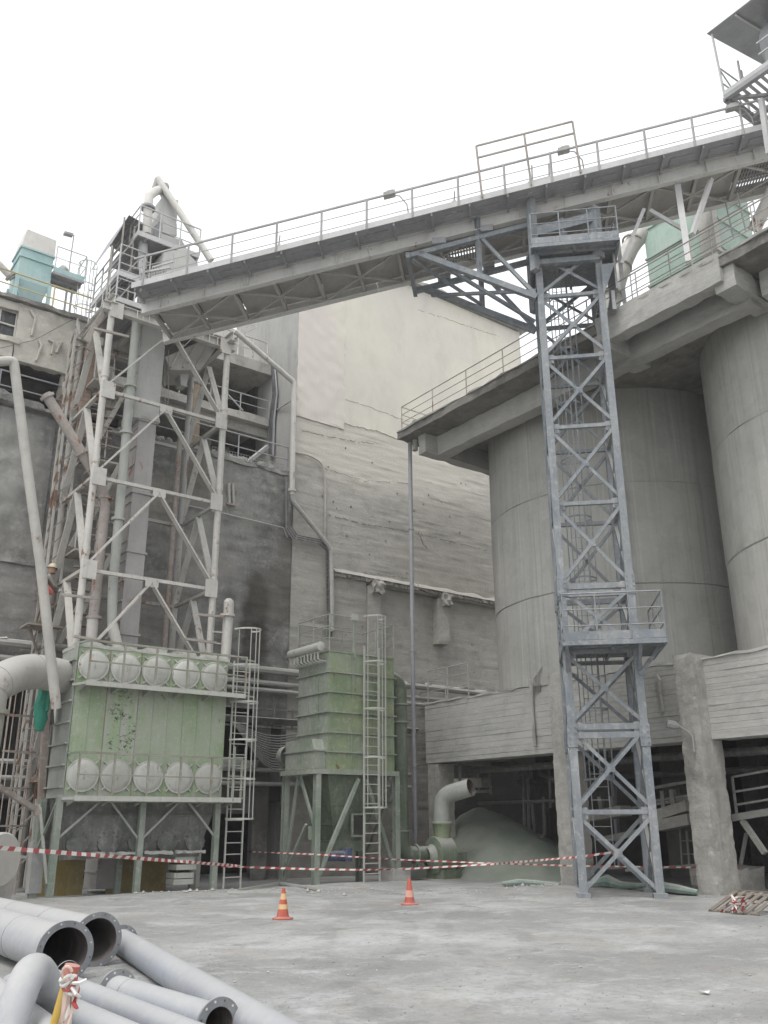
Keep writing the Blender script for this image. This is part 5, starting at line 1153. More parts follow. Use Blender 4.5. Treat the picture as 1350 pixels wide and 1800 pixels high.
for k in range(8): btube('cable', M['cable'] if k < 6 else M['downpipe'], cb, [onX(477+k*.9, 640, 16.5), onX(480+k*1.1-1.5*math.sin(k), 690, 16.48), onX(474+k*1.2, 740, 16.5), onX(473+k*1.1, 800, 16.48)], .035, 5)
cb2 = thing('cable_ladder', 'dark cables on a tray stepping down beside the white knee pipe', 'cables', tuple(onY(580, 1090, 27.75)))
for k in range(6): btube('cable', M['cable'] if k % 2 else M['cabled'], cb2, [onY(503+k*1.6, 838, 27.75), onY(503+k*1.6, 930-k, 27.75), onY(515+k*1.5, 948-k*1.5, 27.75), onY(560+k*1.8, 958-k*1.5, 27.75), onY(573+k*1.8, 968-k, 27.75), onY(575+k*1.6, 1120, 27.75)], .025, 5)
for k in range(9): bbar('tray_rung', M['cabled'], cb2, onY(573, 985+13*k, 27.7), onY(585, 986+13*k, 27.7), .025)
lo = thing('looped_conduit', 'dust coated conduit looping from the white pipe down the board marked wall', 'conduit', tuple(onY(571, 958, 27.9)))
MB().tube(fillet([onY(519, 795, 27.9), onY(545, 800, 27.9), onY(568, 815, 27.9), onY(572, 850, 27.9), onY(571, 960, 27.9)], .3, 4), .045, 7).build('conduit', M['board'], lo)
cc = thing('wall_conduit', 'thin dusty conduit crossing the dark wall below the terrace', 'conduit', tuple(onY(390, 900, 27.9)))
btube('conduit', M['beam'], cc, [onY(300, 882, 27.9), onY(390, 902, 27.9), onY(498, 928, 27.9), onY(505, 945, 27.9)], .03, 6)
wb = thing('wall_bracket', 'rusted steel plate bracket bolted to the dark wall near the terrace', 'bracket', tuple(onY(407, 880, 27.9)))
for x in (402, 409): bbar('channel', M['underside'], wb, onY(x, 850, 27.92), onY(x+1, 886, 27.92), .1, .08)
bbar('foot_plate', M['rust'], wb, onY(398, 885, 27.9), onY(414, 888, 27.9), .08)
sg = thing('sagging_cables', 'bunch of sagging dusty cables between the two green filters', 'cables', (14, 27.2, 4.6))
for k in range(14):
    a = onY(400+k*1.5, 1262+k*1.6, 27.3); b = onY(540, 1285+k*3.2, 27.2); pts = [a.lerp(b, s)-ZV*(.35+.04*k)*math.sin(math.pi*s) for s in [i/8 for i in range(9)]]
    btube('cable', M['cabled'], sg, pts, .02, 5)
tray = thing('cable_tray', 'dusty cable tray with posts on the wall behind the filters', 'cable tray', (14, 27.4, 4.9))
for z in (5.35, 5.0, 4.75): bbar('tray_rail', M['cabled'], tray, (8, 27.5, z), (22, 27.5, z), .06)
for k in range(18): bbar('tray_post', M['cabled'], tray, (8.3+.75*k, 27.45, 4.7), (8.3+.75*k, 27.45, 5.4), .05)
for k in range(6): btube('cable', M['cabled'], tray, [(8+1.4*j, 27.4-.04*k, 4.86+.03*k+.05*noise.noise(Vector((j, k, 2)))) for j in range(11)], .03, 5)
for k in range(5): btube('cable', M['cabled'], tray, [(17.5+.6*j, 27.3, 3.6+.25*k+.06*noise.noise(Vector((j, k, 5)))) for j in range(6)], .04, 5)
# crack lines and formwork scars are in the boards; small cleats on the wall
ts = thing('terrace_railing', 'blue grey railing along the terrace edge above the dark wall', 'railing', (12, 28.1, 14.5))
railing(ts, M['downpipe'], [(-3, 28.1, 14.5), (16.4, 28.1, 14.5)], 1.05, (.5,), .028, 2.1)
mb = MB()
for k in range(26): mb.bar((13.2+.12*k, 28.16, 14.5), (13.2+.12*k, 28.16, 14.8), .012)
for h in (.1, .2, .3): mb.bar((13.2, 28.16, 14.5+h), (16.3, 28.16, 14.5+h), .012)
mb.build('mesh_panel', M['downpipe'], ts)
fr = thing('upper_floor_railing', 'thin pale railing on the open floor slab below the pale hall', 'railing', (15, 30, 17.5)); railing(fr, M['rail'], [(12.5, 29.95, 17.5), (16.5, 29.95, 17.5)], .8, (.5,), .025, 1.3)
bbar('diagonal', M['rail'], fr, (14.4, 29.95, 18.2), (15.3, 29.95, 17.55), .05)
# pale stair on the top slab
sr = thing('rooftop_stair', 'pale steel stair and railings on the top slab left of the hall', 'stair', (15, 31, 20))
railing(sr, M['cream'], [(13.6, 30.1, 20.0), (16.4, 30.1, 20.0)], 1.1, (.5,), .03, .7)
for k in range(9): bbar('tread', M['cream'], sr, (13.6+.26*k, 31.0, 20.2+.22*k), (13.6+.26*k, 31.9, 20.2+.22*k), .22, .04)
for y in (31.0, 31.9): bbar('stringer', M['cream'], sr, (13.5, y, 20.05), (16.2, y, 22.3), .08, .2); bbar('handrail', M['cream'], sr, (13.5, y, 21.0), (16.2, y, 23.2), .05)
MB().box(13.4, 16.5, 32.5, 32.6, 20, 22.8).build('back_sheet', M['white'], sr)
ins = thing('loose_prop', 'grey steel prop lying across the open floor under the slab', 'prop', (16, 29.5, 14.5)); bbar('prop', M['galv'], ins, onX(432, 815, 15.0), onX(470, 785, 16.3), .14)
# ---------------------------------------------------------------- rooftop at the left
hop = thing('teal_hopper', 'small teal hopper with cream hood on legs on the left roof', 'hopper', (7, 32, 18.2))
hx0, hx1, hy0, hy1 = 6.35, 7.55, 31.4, 32.6
MB().box(hx0, hx1, hy0, hy1, 21.1, 22.5).build('bin', M['teal'], hop)
for z in (22.45, 22.05): MB().box(hx0-.05, hx1+.05, hy0-.05, hy1+.05, z, z+.07).build('band', M['teal'], hop)
mb = MB(); mb.add([(hx0, hy0, 21.1), (hx1, hy0, 21.1), (hx1, hy1, 21.1), (hx0, hy1, 21.1), (6.85, 31.9, 19.5), (7.05, 31.9, 19.5), (7.05, 32.1, 19.5), (6.85, 32.1, 19.5)], [(0,1,5,4),(1,2,6,5),(2,3,7,6),(3,0,4,7),(4,5,6,7)]); mb.build('cone', M['teal'], hop)
mb = MB(); mb.prism([(hx0-.02, hy0-.02, 22.5), (hx1+.02, hy0-.02, 22.5), (hx1+.02, hy0-.02, 23.25), (hx0+.1, hy0-.02, 23.3)], (0, 1.24, 0)); mb.build('hood', M['white'], hop)
for (x, y) in ((hx0, hy0), (hx1, hy0), (hx0, hy1), (hx1, hy1)): bbar('leg', M['teal'], hop, (x, y, 18.1), (x, y, 21.2), .13)
bbar('brace', M['teal'], hop, (hx0, hy0, 20.8), (7.0, hy0+.4, 19.2), .08); bbar('brace', M['white'], hop, (hx1, hy0, 20.5), (6.9, hy0+.3, 18.9), .06); bbar('brace', M['white'], hop, (hx0, hy0, 20), (6.9, hy0+.3, 18.9), .06)
MB().box(hx1, hx1+1.2, hy0-.2, hy1-.3, 21.75, 21.8).build('platform', M['under'], hop)
for y in (hy0-.2, hy0+.2, hy0+.6): bbar('platform_joist', M['under'], hop, (hx1, y, 21.7), (hx1+1.2, y, 21.7), .06, .1)
bbar('platform_edge', M['teal'], hop, (hx1, hy0-.2, 21.83), (hx1+1.2, hy0-.2, 21.83), .05, .25)
railing(hop, M['galv'], [(hx1+.05, hy0-.2, 21.9), (hx1+1.2, hy0-.2, 21.9), (hx1+1.2, hy1-.4, 21.9)], 1.0, (.5,), .022, 1.2)
MB().tube([(hx1+.3, hy0+.3, 22.0), (hx1+.55, hy0+.3, 22.35)], .18, 10).build('motor', M['galv'], hop)
for x in (hx1+.75, hx1+.95): bbar('post', M['rail'], hop, (x, hy0+.4, 18.1), (x, hy0+.4, 21.7), .07)
ladder(hop, M['rail'], (hx1+1.35, hy0+.2, 18.2), (hx1+1.35, hy0+.2, 21.8), (1, 0, 0), .4, .3, (1.5, 4), (0, -1, 0), .014)
rl = thing('roof_lamp_post', 'slim lamp post with a flat head on the left roof', 'lamp post', (9.3, 31.5, 18.2)); p = onY(126, 440, 31.5); q = onY(130, 414, 31.5)
btube('pole', M['rail'], rl, [(p.x, 31.5, 21.8), p, q, onY(124, 411, 31.5)], .025, 6); MB().obox(onY(120, 412, 31.5), V(.17, 0, .02), V(0, .1, 0), V(0, 0, .05)).build('head', M['lamp'], rl)
yr = thing('yellow_roof_railing', 'yellow painted railing along the parapet of the left roof', 'railing', (5, 28.1, 18.2)); railing(yr, M['yrail'], [(1, 28.1, 18.2), (8.9, 28.1, 18.2), (8.9, 30.5, 18.2)], 1.0, (.5,), .03, 2.0)
rp2 = thing('roof_feed_pipe', 'pale inclined feed pipe entering the teal hopper from the left', 'pipe', tuple(onY(20, 485, 31.8))); MB().tube([onY(-40, 425, 31.8), onY(22, 490, 31.8)], .14, 10).build('tube', M['cream'], rp2); MB().lathe([(.14, -.04), (.22, -.04), (.22, .04), (.14, .04)], onY(18, 486, 31.8), (onY(22, 490, 31.8)-onY(-40, 425, 31.8)).normalized(), 12).build('flange', M['brail'], rp2)
gf = thing('bent_gate_frame', 'bent pale tube frame hanging off the end of the limewashed storey', 'frame', tuple(onY(133, 640, 27.8)))
for (a, b) in (((137, 560), (128, 640)), ((133, 590), (126, 632)), ((137, 560), (140, 610)), ((126, 625), (138, 645)), ((133, 620), (140, 645))): bbar('tube', M['cream'], gf, onY(*a, 27.7), onY(*b, 27.7), .06)
wr = thing('stay_wire', 'thin dark stay wire slanting across the limewashed storey', 'wire', tuple(onY(60, 598, 27.8))); btube('wire', M['cable'], wr, [onY(0, 612, 27.8), onY(60, 598, 27.7), onY(131, 560, 27.7)], .012, 5)
# ---------------------------------------------------------------- lamp on the concrete column, beam-top railing
cl_ = thing('column_lamp', 'street lamp head on a bent arm fixed to the chipped concrete column', 'lamp', (19.5, 13, 3.6))
btube('arm', M['lamp'], cl_, [onX(1220, 1322, 19.48), onX(1217, 1295, 19.45), onX(1211, 1288, 19.4), onX(1193, 1276, 19.2)], .03, 7)
a = onX(1193, 1277, 19.2); b = onX(1172, 1272, 19.0); mb = MB(); mb.tube([a, a.lerp(b, .4), b], [.05, .11, .1], 8); mb.build('head', M['lamp'], cl_)
brl = thing('beam_railing', 'small grey railing on the far end of the silo ring beam', 'railing', (20.5, 24, 5.5)); railing(brl, M['rail'], [(20.9, 24.3, 5.55), (20.1, 24.3, 5.55), (20.1, 22.2, 5.55)], 1.1, (.36, .7), .02, 1.0)
# ---------------------------------------------------------------- under the silos
hpile = MB(); n = 44; c = V(22.3, 24.4, 0); PP = []
for j in range(n+1):
    for i in range(n+1):
        x = 18.9+6.6*i/n; y = 17.4+7.3*j/n; d = math.hypot((x-c.x)*.78, (y-c.y)*.46)
        d = math.sqrt(d*d+.12); z = max(-.12, 2.5-d)+.12*noise.noise(Vector((x*1.2, y*1.2, 0)))+.05*noise.noise(Vector((x*2.7, y*2.7, 3)))+.035*noise.noise(Vector((x*5, y*5, 0)))+.02*noise.noise(Vector((x*11, y*11, 0)))
        PP.append((x, y, z-.05))
hpile.add(PP, [(j*(n+1)+i, j*(n+1)+i+1, (j+1)*(n+1)+i+1, (j+1)*(n+1)+i) for j in range(n) for i in range(n)], 0, True)
single(hpile.build('powder_heap', M['heap']), 'sloping heap of greenish grey powder under the silo beam', 'heap')
def sheet(name, label, pts, r):
    t = thing(name, label, 'sheet', tuple(pts[0])); MB().tube(pts, r, 8).build('folds', M['tarpd'], t)
    mb = MB(); P = []
    for i, p in enumerate(pts):
        for k in range(4): P.append(p+V(.12*k, .1*k, .06*noise.noise(Vector((i*1.3, k, 2)))-.03*k+.02))
    mb.add(P, [(4*i+k, 4*i+k+1, 4*i+k+5, 4*i+k+4) for i in range(len(pts)-1) for k in range(3)], 0, True); mb.build('spread', M['tarpd'], t)
sheet('green_sheet', 'dusty green sheet rolled at the foot of the powder heap', [onZ(884, 1553, .08), onZ(910, 1551, .12), onZ(940, 1552, .1), onZ(984, 1556, .08)], [.05, .08, .07, .05])
sheet('crumpled_green_sheet', 'crumpled green sheet on the ground behind the lattice tower', [V(19.2, 16.9, .1), V(19.3, 16.3, .2), V(19.2, 15.8, .12), V(19.4, 15.2, .14)], [.06, .16, .1, .05])
sheet('long_green_sheet', 'long green sheet on the ground by the chipped concrete column', [V(19.1, 15.0, .12), V(19.0, 14.4, .16), V(18.9, 13.9, .14), V(18.9, 13.4, .1)], [.06, .12, .1, .06])
uw = thing('inner_walkway', 'pale steel conveyor frame and walkway in the dark under the silos', 'walkway', (22, 14, 1.5))
for (a, b, x, w_) in (((1065, 1475), (1222, 1443), 21.6, .16), ((1150, 1385), (1215, 1373), 22, .08), ((1150, 1408), (1215, 1398), 22, .07), ((1085, 1425), (1222, 1402), 22, .07), ((1100, 1530), (1235, 1520), 21, .07), ((1275, 1440), (1365, 1425), 21, .16), ((1287, 1366), (1365, 1352), 21, .05), ((1290, 1392), (1365, 1380), 21, .05), ((1293, 1415), (1365, 1403), 21, .05), ((1287, 1366), (1296, 1438), 21, .05)):
    bbar('frame_rail', M['frame'], uw, onX(*a, x), onX(*b, x), w_)
for (a, b, x, w_) in (((1305, 1442), (1345, 1500), 21, .12), ((1312, 1465), (1302, 1520), 21.2, .07), ((1207, 1460), (1212, 1520), 22, .05), ((1165, 1390), (1168, 1420), 22, .12), ((1182, 1388), (1186, 1416), 22, .14), ((1055, 1400), (1060, 1430), 22, .14), ((1075, 1400), (1080, 1440), 22, .14)):
    bbar('frame_post', M['frame'], uw, onX(*a, x), onX(*b, x), w_)
for (a, b, x) in (((1040, 1435), (1100, 1425), 21.9), ((1165, 1432), (1215, 1416), 21.8), ((1160, 1452), (1218, 1440), 21.7)):
    p = onX(*a, x); q = onX(*b, x); MB().obox((p+q)/2, (q-p)/2, V(.25, 0, 0), V(0, 0, .14)).build('chute_box', M['colm'], uw)
MB().rbox(20.9, 22.2, 13.7, 15.0, -.1, .55, .25, .06, 2.5).build('concrete_plinth', M['colm'], uw)
ladder(uw, M['frame'], onX(1212, 1525, 21.9), onX(1207, 1455, 21.9), (0, 1, 0), .45, .3)
up = thing('inner_platform', 'dusty hanging platform with rails under the left bay of the silos', 'platform', (23, 23, 2.7))
for (a, b, x, w_) in (((790, 1393), (858, 1391), 22.5, .1), ((788, 1370), (862, 1368), 22.5, .05), ((807, 1320), (809, 1395), 20.9, .08), ((860, 1355), (862, 1396), 22.5, .06), ((840, 1355), (842, 1392), 22.5, .05)): bbar('bar', M['frame'], up, onX(*a, x), onX(*b, x), w_)
p = onX(792, 1387, 22.5); q = onX(850, 1384, 22.5); MB().rbox(22.4, 22.9, min(p.y, q.y), max(p.y, q.y), p.z, p.z+.3, .15, .06, 3, smooth=True).build('dust_drift', M['colm'], up)
ip = thing('inner_pipework', 'tangle of dark pipes hanging in the bay under the silos', 'pipes', (23, 19.5, 2))
for k, (a, b, c_) in enumerate((((920, 1350), (922, 1460), None), ((928, 1355), (930, 1465), None), ((948, 1350), (946, 1360), (975, 1370)), ((955, 1400), (958, 1470), (946, 1475)), ((830, 1345), (905, 1340), (915, 1362)), ((840, 1412), (975, 1408), None), ((935, 1410), (940, 1465), None), ((965, 1345), (968, 1420), None))):
    pts = [onX(*a, 22.8), onX(*b, 22.8)]+([onX(*c_, 22.8)] if c_ else []); btube('pipe', M['murk'], ip, fillet(pts, .2, 4) if c_ else pts, .055, 7)
btube('pipe', M['murk'], ip, [(21.5, 24, 3.3), (21.5, 8, 3.3)], .11, 8); btube('pipe', M['murk'], ip, [(24.0, 24, 3.0), (24, 8, 3.0)], .09, 8)
for k in range(5): btube('pipe', M['downpipe'], ip, [(23.4+.15*k, 19.3+.1*k, 4.8), (23.4+.15*k, 19.3+.1*k, .3)], .05, 7)
# ---------------------------------------------------------------- traffic cones
def cone(px, py, label, second):
    p = onZ(px, py); p.z = gz(p.x, p.y); t = thing('traffic_cone', label, 'traffic cone', tuple(p), 'traffic cones'); H = .52
    rad = lambda h: .118-.09*h/H
    bands = [(0.03, .17, 'orange'), (.17, .25, 'cones' if second else 'conew'), (.25, .33, 'orange'), (.33, .43, 'cones' if second else 'conew'), (.43, H, 'orange')] if not second else [(.03, .15, 'orange'), (.15, .28, 'cones'), (.28, H-.06, 'orange'), (H-.06, H, 'orange')]
    MB().lathe([(0, 0), (.19, 0), (.195, .012), (.19, .025), (.13, .034), (.12, .05)], p, n=10).build('base', M['orange'], t)
    for (a, b, m_) in bands: MB().lathe([(rad(a), a), (rad(b), b)]+([(0, b)] if b == H else []), p, n=20).build('band', M[m_], t)
cone(497, 1614, 'orange traffic cone with two cream bands, the left one', False)
cone(720, 1592, 'orange traffic cone with scuffed pale band, the right one', True)
# ---------------------------------------------------------------- barrier tape
def tape(name, label, pts, w_=.075, seg=.30, sag=0, twist=.4, dx=.09):
    t = MB(); P = [Vector(p) for p in pts]; full = []
    for a, b in zip(P[:-1], P[1:]):
        n = max(2, int((b-a).length/.06)); 
        for i in range(n): s = i/n; full.append(a.lerp(b, s)-ZV*sag*(b-a).length*4*s*(1-s))
    full.append(P[-1]); d = 0; V_ = []
    for i, p in enumerate(full):
        if i: d += (p-full[i-1]).length
        a = twist*math.sin(d*1.3+1)+twist*.6*math.sin(d*2.9); V_ .append((p, d, a))
    for (p, d0, a0), (q, d1, a1) in zip(V_[:-1], V_[1:]):
        ax = (q-p).normalized(); side = ax.cross(ZV).normalized()
        u0 = (ZV*math.cos(a0)+side*math.sin(a0))*w_/2; u1 = (ZV*math.cos(a1)+side*math.sin(a1))*w_/2; sk = ax*.02
        t.add([p-u0-sk, q-u1-sk, q+u1+sk, p+u0+sk], [(0,1,2,3)], 0 if (d0 % seg) < seg*.5 else 1)
    single(t.build(name, [M['tred'], M['twhite']]), label, 'tape')
rA = ray(-60, 1486); rA = CAM+rA*12.2
tape('barrier_tape', 'red and white barrier tape stretched across the front of the hatch filter', [rA, V(12.05, 22.5, onY(390, 1523, 22.5).z)], .065, .36)
tape('barrier_tape', 'lower red and white tape from the hatch filter ladder to the lattice tower', [onY(390, 1523, 22.45), onY(557, 1528, 22.25), onY(632, 1529, 22.0), onY(703, 1528, 22.2), onX(866, 1519, 18.3), onC(1020, 1506, 22.2), onC(1078, 1498, 22.6)], .05, .3)
tape('barrier_tape', 'upper thin red and white tape passing the bag filter legs', [onY(437, 1497, 25), onY(557, 1502, 22.3), onY(700, 1511, 22.25), onX(850, 1517, 18.6), onX(1010, 1522, 19.2), onX(1300, 1526, 20.6)], .04, .26)
# ---------------------------------------------------------------- pallet with a tangle of tape
pa = thing('wooden_pallet', 'weathered wooden pallet tipped on the ground at the right edge', 'pallet', tuple(onZ(1290, 1600)))
p0 = onZ(1240, 1597); pd = (onZ(1375, 1612)-p0).normalized(); pn = V(pd.y, -pd.x, 0)*-1; tilt = (pn*.78+ZV*.35).normalized()
p0 = onZ(1250, 1602)
for k in range(6): a = p0+pd*(.02+.21*k); MB().obox(a+tilt*.38+ZV*.03, pd*.055, tilt*.4, pd.cross(tilt).normalized()*.012).build('slat', M['wood'], pa)
for s in (.04, .74): MB().obox(p0+pd*.55+tilt*s-ZV*.03, pd*.6, tilt*.05, pd.cross(tilt).normalized()*.05).build('bearer', M['wood'], pa)
bbar('top_board', M['wood'], pa, p0+tilt*.8-pd*.05+ZV*.02, p0+tilt*.8+pd*1.2+ZV*.02, .1, .03)
tt = []; q0 = p0+pd*.85+ZV*.2-pn*.05
random.seed(21)
for k in range(17): tt.append(q0+pd*random.uniform(-.22, .2)+ZV*random.uniform(-.15, .16)-pn*random.uniform(0, .12))
tape('tape_tangle', 'tangle of red and white tape dumped on the wooden pallet', [q0-pd*.55-ZV*.2]+tt+[q0+pd*.9+ZV*.05], .045, .22, 0, 1.2)
random.seed(5)
for k, (px, py) in enumerate(((1240, 1747),)):
    p = onZ(px, py); mb = MB(); mb.add([p+V(-.04, -.06, .015), p+V(.06, -.02, .03), p+V(.04, .05, .012), p+V(-.05, .04, .035), p+V(0, 0, .02)], [(0,1,4),(1,2,4),(2,3,4),(3,0,4)]); single(mb.build('paper_scrap', M['paper']), 'scrap of white paper on the yard at lower right', 'litter')
# ---------------------------------------------------------------- new pipes lying in the foreground
def fpipe(name, label, end, far, r, mt, flange_near=True, flange_far=True, hole=True):
    end = Vector(end); far = Vector(far); ax = (far-end).normalized(); L = (far-end).length
    t = thing(name, label, 'pipe', tuple((end.x, end.y, end.z-r)), 'new steel pipes in the foreground')
    if hole:
        MB().lathe([(r, .012), (r, L)], end, ax, 40).build('tube', mt, t)
        for q in (.12, 1.6, 3.1): MB().lathe([(r, -.008), (r+.004, -.004), (r+.004, .004), (r, .008)], end+ax*q, ax, 36).build('weld_seam', M['flange'] if q > 1 else mt, t)
        MB().lathe([(r-.012, .0), (r-.012, min(L, 3.0)), (0, min(L, 3.0))], end, ax, 36).build('bore', M['inside'], t)
    else: MB().lathe([(0, 0), (r, 0), (r, L), (0, L)], end, ax, 36).build('tube', mt, t)
    for on, o in ((flange_near, 0), (flange_far, L-.02)):
        if not on: continue
        fl = MB().lathe([(r-.012, 0), (r+.055, 0), (r+.055, .022), (r, .022)], end+ax*o, ax, 40).build('flange', M['flange'], t)
        n = 12; u = Vector((0, 0, 1)); a = ax.cross(u).normalized(); b = ax.cross(a)
        for j in range(n):
            g = 2*math.pi*(j+.5)/n; c = end+ax*(o-.0015)+(a*math.cos(g)+b*math.sin(g))*(r+.029)
            MB().lathe([(0, 0), (.010, 0), (.010, .003)], c, ax, 8).build('bolt_hole', M['bolt'] if j % 3 else M['cable'], fl)
    return t
e = onZ(115, 1673, .31); fpipe('steel_pipe', 'large flanged pipe with open bore, nearest of the two wide ones', e, e+V(.05, 5.5, .0), .255, M['pipew'])
e = onZ(171, 1652, .31); fpipe('steel_pipe', 'large flanged pipe lying behind the nearest wide one', e, e+V(-.15, 6, .0), .25, M['pipew'])
e = onZ(482, 1822, .155); f = onZ(214, 1655, .155); e = f+(e-f)*1.3; fpipe('steel_pipe', 'long slim grey pipe running diagonally to the bottom edge', e, f, .15, M['pipe'], False, True, False)
e = onZ(385, 1800, .17); f = onZ(205, 1742, .17); fpipe('steel_pipe', 'short grey pipe with flanges at both ends', e, f, .13, M['pipe'])
e = onZ(360, 1835, .13); f = onZ(60, 1712, .13); fpipe('steel_pipe', 'slim grey pipe without flanges beside the short flanged one', e, f, .115, M['pipe'], False, False, False)
e = onZ(250, 1840, .15); f = onZ(20, 1735, .15); fpipe('steel_pipe', 'slim grey pipe nearest the yellow post', e, f, .12, M['pipe'], False, False, False)
e = onZ(120, 1850, .12); f = onZ(-40, 1720, .2); fpipe('steel_pipe', 'pale pipe under the bent pipe in the corner', e, f, .12, M['pipew'], False, True, False)
bt = thing('bent_pipe', 'whitish bent pipe standing up in the bottom left corner', 'pipe', tuple(onZ(20, 1850, .3)))
def onW(px, py, w_): return CAM+ray(px, py)*w_
pts = [onW(-5, 1880, 6.3), onW(20, 1790, 6.5), onW(48, 1712, 6.75), onW(68, 1702, 7.1), onW(90, 1750, 7.4), onW(112, 1830, 7.4)]
MB().tube(fillet(pts, .25, 6), .125, 20).build('tube', M['pipew'], bt)
# ---------------------------------------------------------------- yellow post wrapped in tape
yp = thing('yellow_post', 'yellow marker post wrapped in faded red and white tape, bottom left', 'post', tuple(onW(85, 1820, 4.2)))
pb = onW(84, 1850, 4.1); ptp = onW(126, 1702, 4.2); MB().tube([pb-(ptp-pb)*1.2, ptp], .027, 12).build('post', M['ypost'], yp)
MB().tube([ptp-(ptp-pb)*.14, ptp+(ptp-pb)*.04], [.033, .036], 10).build('cap', M['orange'], yp)
random.seed(3); dn = (pb-ptp).normalized()
def rib(mt, a, b, w0, w1, bul):
    mb = MB(); P = []; n = 9; side = rgt
    for i in range(n+1):
        s = i/n; c = a.lerp(b, s)+rgt*bul*math.sin(s*6+bul*40)-fwd*(.012+.02*math.sin(s*math.pi)); w_ = (w0+(w1-w0)*s)*(.7+.3*math.sin(s*9+bul*90)); P += [c-rgt*w_, c-fwd*.012*math.sin(s*7+bul*60), c+rgt*w_]
    mb.add(P, [(3*i, 3*i+1, 3*i+4, 3*i+3) for i in range(n)]+[(3*i+1, 3*i+2, 3*i+5, 3*i+4) for i in range(n)], 0, True); return mb.build('tape_strip', M[mt], yp)
k0 = onW(120, 1738, 4.15)
rib('tpink', k0, onW(98, 1860, 4.1), .022, .035, .01); rib('twhite', k0+rgt*.02, onW(128, 1870, 4.1), .018, .022, -.012); rib('tpink', k0+rgt*.02, onW(118, 1860, 4.05), .016, .03, .02)
rib('tred', k0+rgt*.04+ZV*.02, onW(137, 1770, 4.1), .012, .014, .008); rib('wood', k0+rgt*.02, onW(122, 1860, 4.12), .012, .02, .006)
for k in range(4):
    c = onW(118+2*k, 1722+4*k, 4.12); mb = MB(); r_ = .028+.006*random.random()
    mb.tube([c+rgt*r_*math.cos(g)+upv*.012*math.sin(g*2+k)-fwd*.02*math.sin(g)+upv*.02*math.sin(g+k) for g in [j*math.pi/8 for j in range(17)]], .009, 6); mb.build('tape_wrap', M['twhite'] if k != 2 else M['tred'], yp)
lp_ = [onW(118+9*math.cos(g), 1712+13*math.sin(g), 4.1) for g in [math.pi*.2+j*math.pi*1.7/10 for j in range(11)]]
MB().tube(lp_, .007, 6).build('tape_loop', M['tpink'], yp)
for (a, b) in (((128, 1728), (152, 1722)), ((126, 1736), (140, 1752))): MB().tube([onW(*a, 4.1), onW((a[0]+b[0])/2, (a[1]+b[1])/2+3, 4.08), onW(*b, 4.1)], .008, 6).build('tape_end', M['twhite'], yp)
# ---------------------------------------------------------------- worker on the mast landing
wk = thing('person', 'worker in cream helmet and drab overalls half hidden by the leaning pipe', 'person', (7.3, 26.45, 7.1))

ld = thing('mast_landing', 'small steel landing on the mast where the worker stands', 'landing', (7.4, 26.6, 7.05)); MB().box(6.95, 7.95, 26.2, 26.98, 7.03, 7.08).build('deck', M['rust'], ld); bbar('bracket', M['rust'], ld, (7.5, 26.9, 6.4), (7.0, 26.3, 7.02), .06)
def body(par, name, mat, joints, bones, root, lv=2):
    me = bpy.data.meshes.new(name); org = ORG[par.name]; names = list(joints)
    me.from_pydata([Vector(joints[k][:3])-org for k in names], [(names.index(a), names.index(b)) for a, b in bones], [])
    ob = bpy.data.objects.new(name, me); col.objects.link(ob); ob.parent = par; me.materials.append(mat)
    sk = ob.modifiers.new('skin', 'SKIN'); sk.use_smooth_shade = True
    for i, k in enumerate(names):
        v = me.skin_vertices[0].data[i]; r = joints[k][3]; v.radius = r if isinstance(r, tuple) else (r, r); v.use_root = (k == root)
    ss = ob.modifiers.new('sub', 'SUBSURF'); ss.levels = lv; ss.render_levels = lv
    return ob
bx, by, bz = 7.3, 26.45, 7.08
J = {'pel': (bx, by, bz+.95, (.15, .12)), 'wai': (bx+.03, by, bz+1.12, (.14, .11)), 'che': (bx+.10, by, bz+1.36, (.18, .13)), 'nk': (bx+.15, by, bz+1.52, .062), 'hd': (bx+.19, by, bz+1.62, .085), 'hd2': (bx+.21, by, bz+1.74, .10),
     'shR': (bx+.11, by-.19, bz+1.43, .075), 'elR': (bx+.26, by-.24, bz+1.16, .056), 'wrR': (bx+.47, by-.2, bz+1.03, .042), 'haR': (bx+.53, by-.19, bz+1.0, .042),
     'shL': (bx+.11, by+.19, bz+1.43, .075), 'elL': (bx+.3, by+.22, bz+1.22, .056), 'wrL': (bx+.5, by+.12, bz+1.18, .042), 'haL': (bx+.56, by+.1, bz+1.17, .042),
     'hiR': (bx, by-.11, bz+.9, .1), 'knR': (bx+.10, by-.13, bz+.5, .072), 'anR': (bx-.02, by-.13, bz+.09, .05), 'toR': (bx+.15, by-.13, bz+.045, .042),
     'hiL': (bx, by+.11, bz+.9, .1), 'knL': (bx+.02, by+.13, bz+.5, .072), 'anL': (bx-.05, by+.13, bz+.09, .05), 'toL': (bx+.12, by+.13, bz+.045, .042)}
for h, s in (('haR', 0), ('haL', 0)):
    hx_, hy_, hz_ = J[h][:3]
    for k in range(4): J[h+'f%d' % k] = (hx_+.06, hy_-.03+.02*k, hz_-.02, .011); J[h+'g%d' % k] = (hx_+.075, hy_-.03+.02*k, hz_-.06, .009)
    J[h+'t'] = (hx_+.02, hy_-.05, hz_-.03, .011)
bn = [('pel', 'wai'), ('wai', 'che'), ('che', 'nk'), ('nk', 'hd'), ('hd', 'hd2'), ('che', 'shR'), ('shR', 'elR'), ('elR', 'wrR'), ('wrR', 'haR'), ('che', 'shL'), ('shL', 'elL'), ('elL', 'wrL'), ('wrL', 'haL'), ('pel', 'hiR'), ('hiR', 'knR'), ('knR', 'anR'), ('anR', 'toR'), ('pel', 'hiL'), ('hiL', 'knL'), ('knL', 'anL'), ('anL', 'toL')]
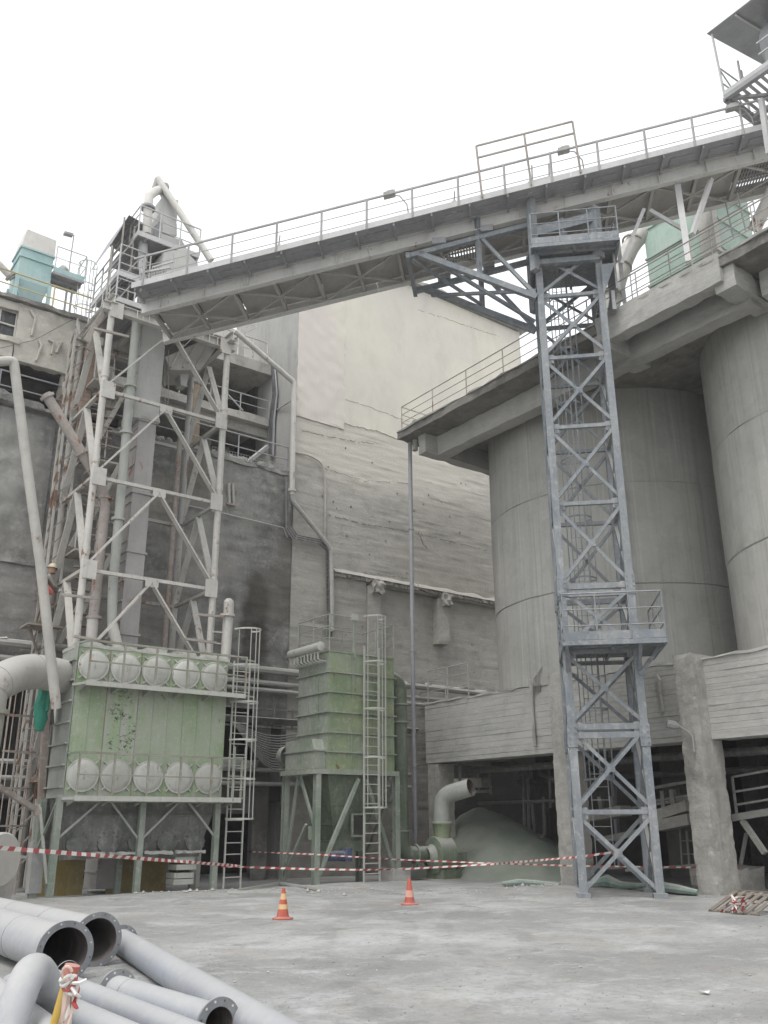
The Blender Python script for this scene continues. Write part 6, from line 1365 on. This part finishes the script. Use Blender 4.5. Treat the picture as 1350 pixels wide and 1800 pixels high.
for h in ('haR', 'haL'):
    for k in range(4): bn += [(h, h+'f%d' % k), (h+'f%d' % k, h+'g%d' % k)]
    bn.append((h, h+'t'))
bo = body(wk, 'body', M['cloth'], J, bn, 'pel')
hc = V(bx+.215, by, bz+1.72)
MB().lathe([(.108, -.12), (.115, -.02), (.112, .05), (.085, .1), (0, .12)], hc-V(.01, 0, .02), (0, 0, 1), 16).build('face', M['skin'], wk)
MB().lathe([(.165, .02), (.16, .035), (.135, .04), (.13, .09), (.10, .14), (.05, .17), (0, .18)], hc, (0.12, 0, 1), 18).build('helmet', M['helmet'], wk)
MB().tube([hc+V(.11, 0, -.02), hc+V(.135, 0, -.05), hc+V(.11, 0, -.06)], .014, 6).build('nose', M['skin'], wk)
MB().obox(hc+V(.11, 0, .01), V(.02, 0, 0), V(0, .075, 0), V(0, 0, .022)).build('goggles', M['glove'], wk)
MB().tube([V(bx+.02, by-.2, bz+1.12), V(bx+.16, by-.21, bz+1.0), V(bx+.26, by-.2, bz+.93)], [.1, .09, .06], 8).build('red_cloth', M['vest'], wk)
MB().lathe([(.05, -.03), (.055, .03)], V(bx+.42, by-.21, bz+1.06), V(.85, .15, -.5), 10).build('white_cuff', M['twhite'], wk)
for k in range(3):
    ch_ = [V(bx-.22+.04*math.sin(j*1.3+k), by-.2, bz+1.35-.06*j) for j in range(13)]; MB().tube(ch_, .016, 5).build('rope', M['chain'], wk)
# ---------------------------------------------------------------- haze volume added to stand in for veiling glare
hz_o = MB().box(-255, 255, -255, 255, -1.2, 27.5).build('haze', [], kind='stuff')
hm = bpy.data.materials.new('glare_haze'); hm.use_nodes = True; hm.node_tree.nodes.clear()
o_ = hm.node_tree.nodes.new('ShaderNodeOutputMaterial'); v_ = hm.node_tree.nodes.new('ShaderNodeVolumePrincipled')
v_.inputs['Density'].default_value = .0011; v_.inputs['Color'].default_value = (.97, .97, .965, 1); v_.inputs['Anisotropy'].default_value = .3
hm.node_tree.links.new(v_.outputs[0], o_.inputs['Volume']); hz_o.data.materials.append(hm)
hz_o['label'] = 'thin pale haze added over the whole yard to stand in for glare'; hz_o['category'] = 'haze'
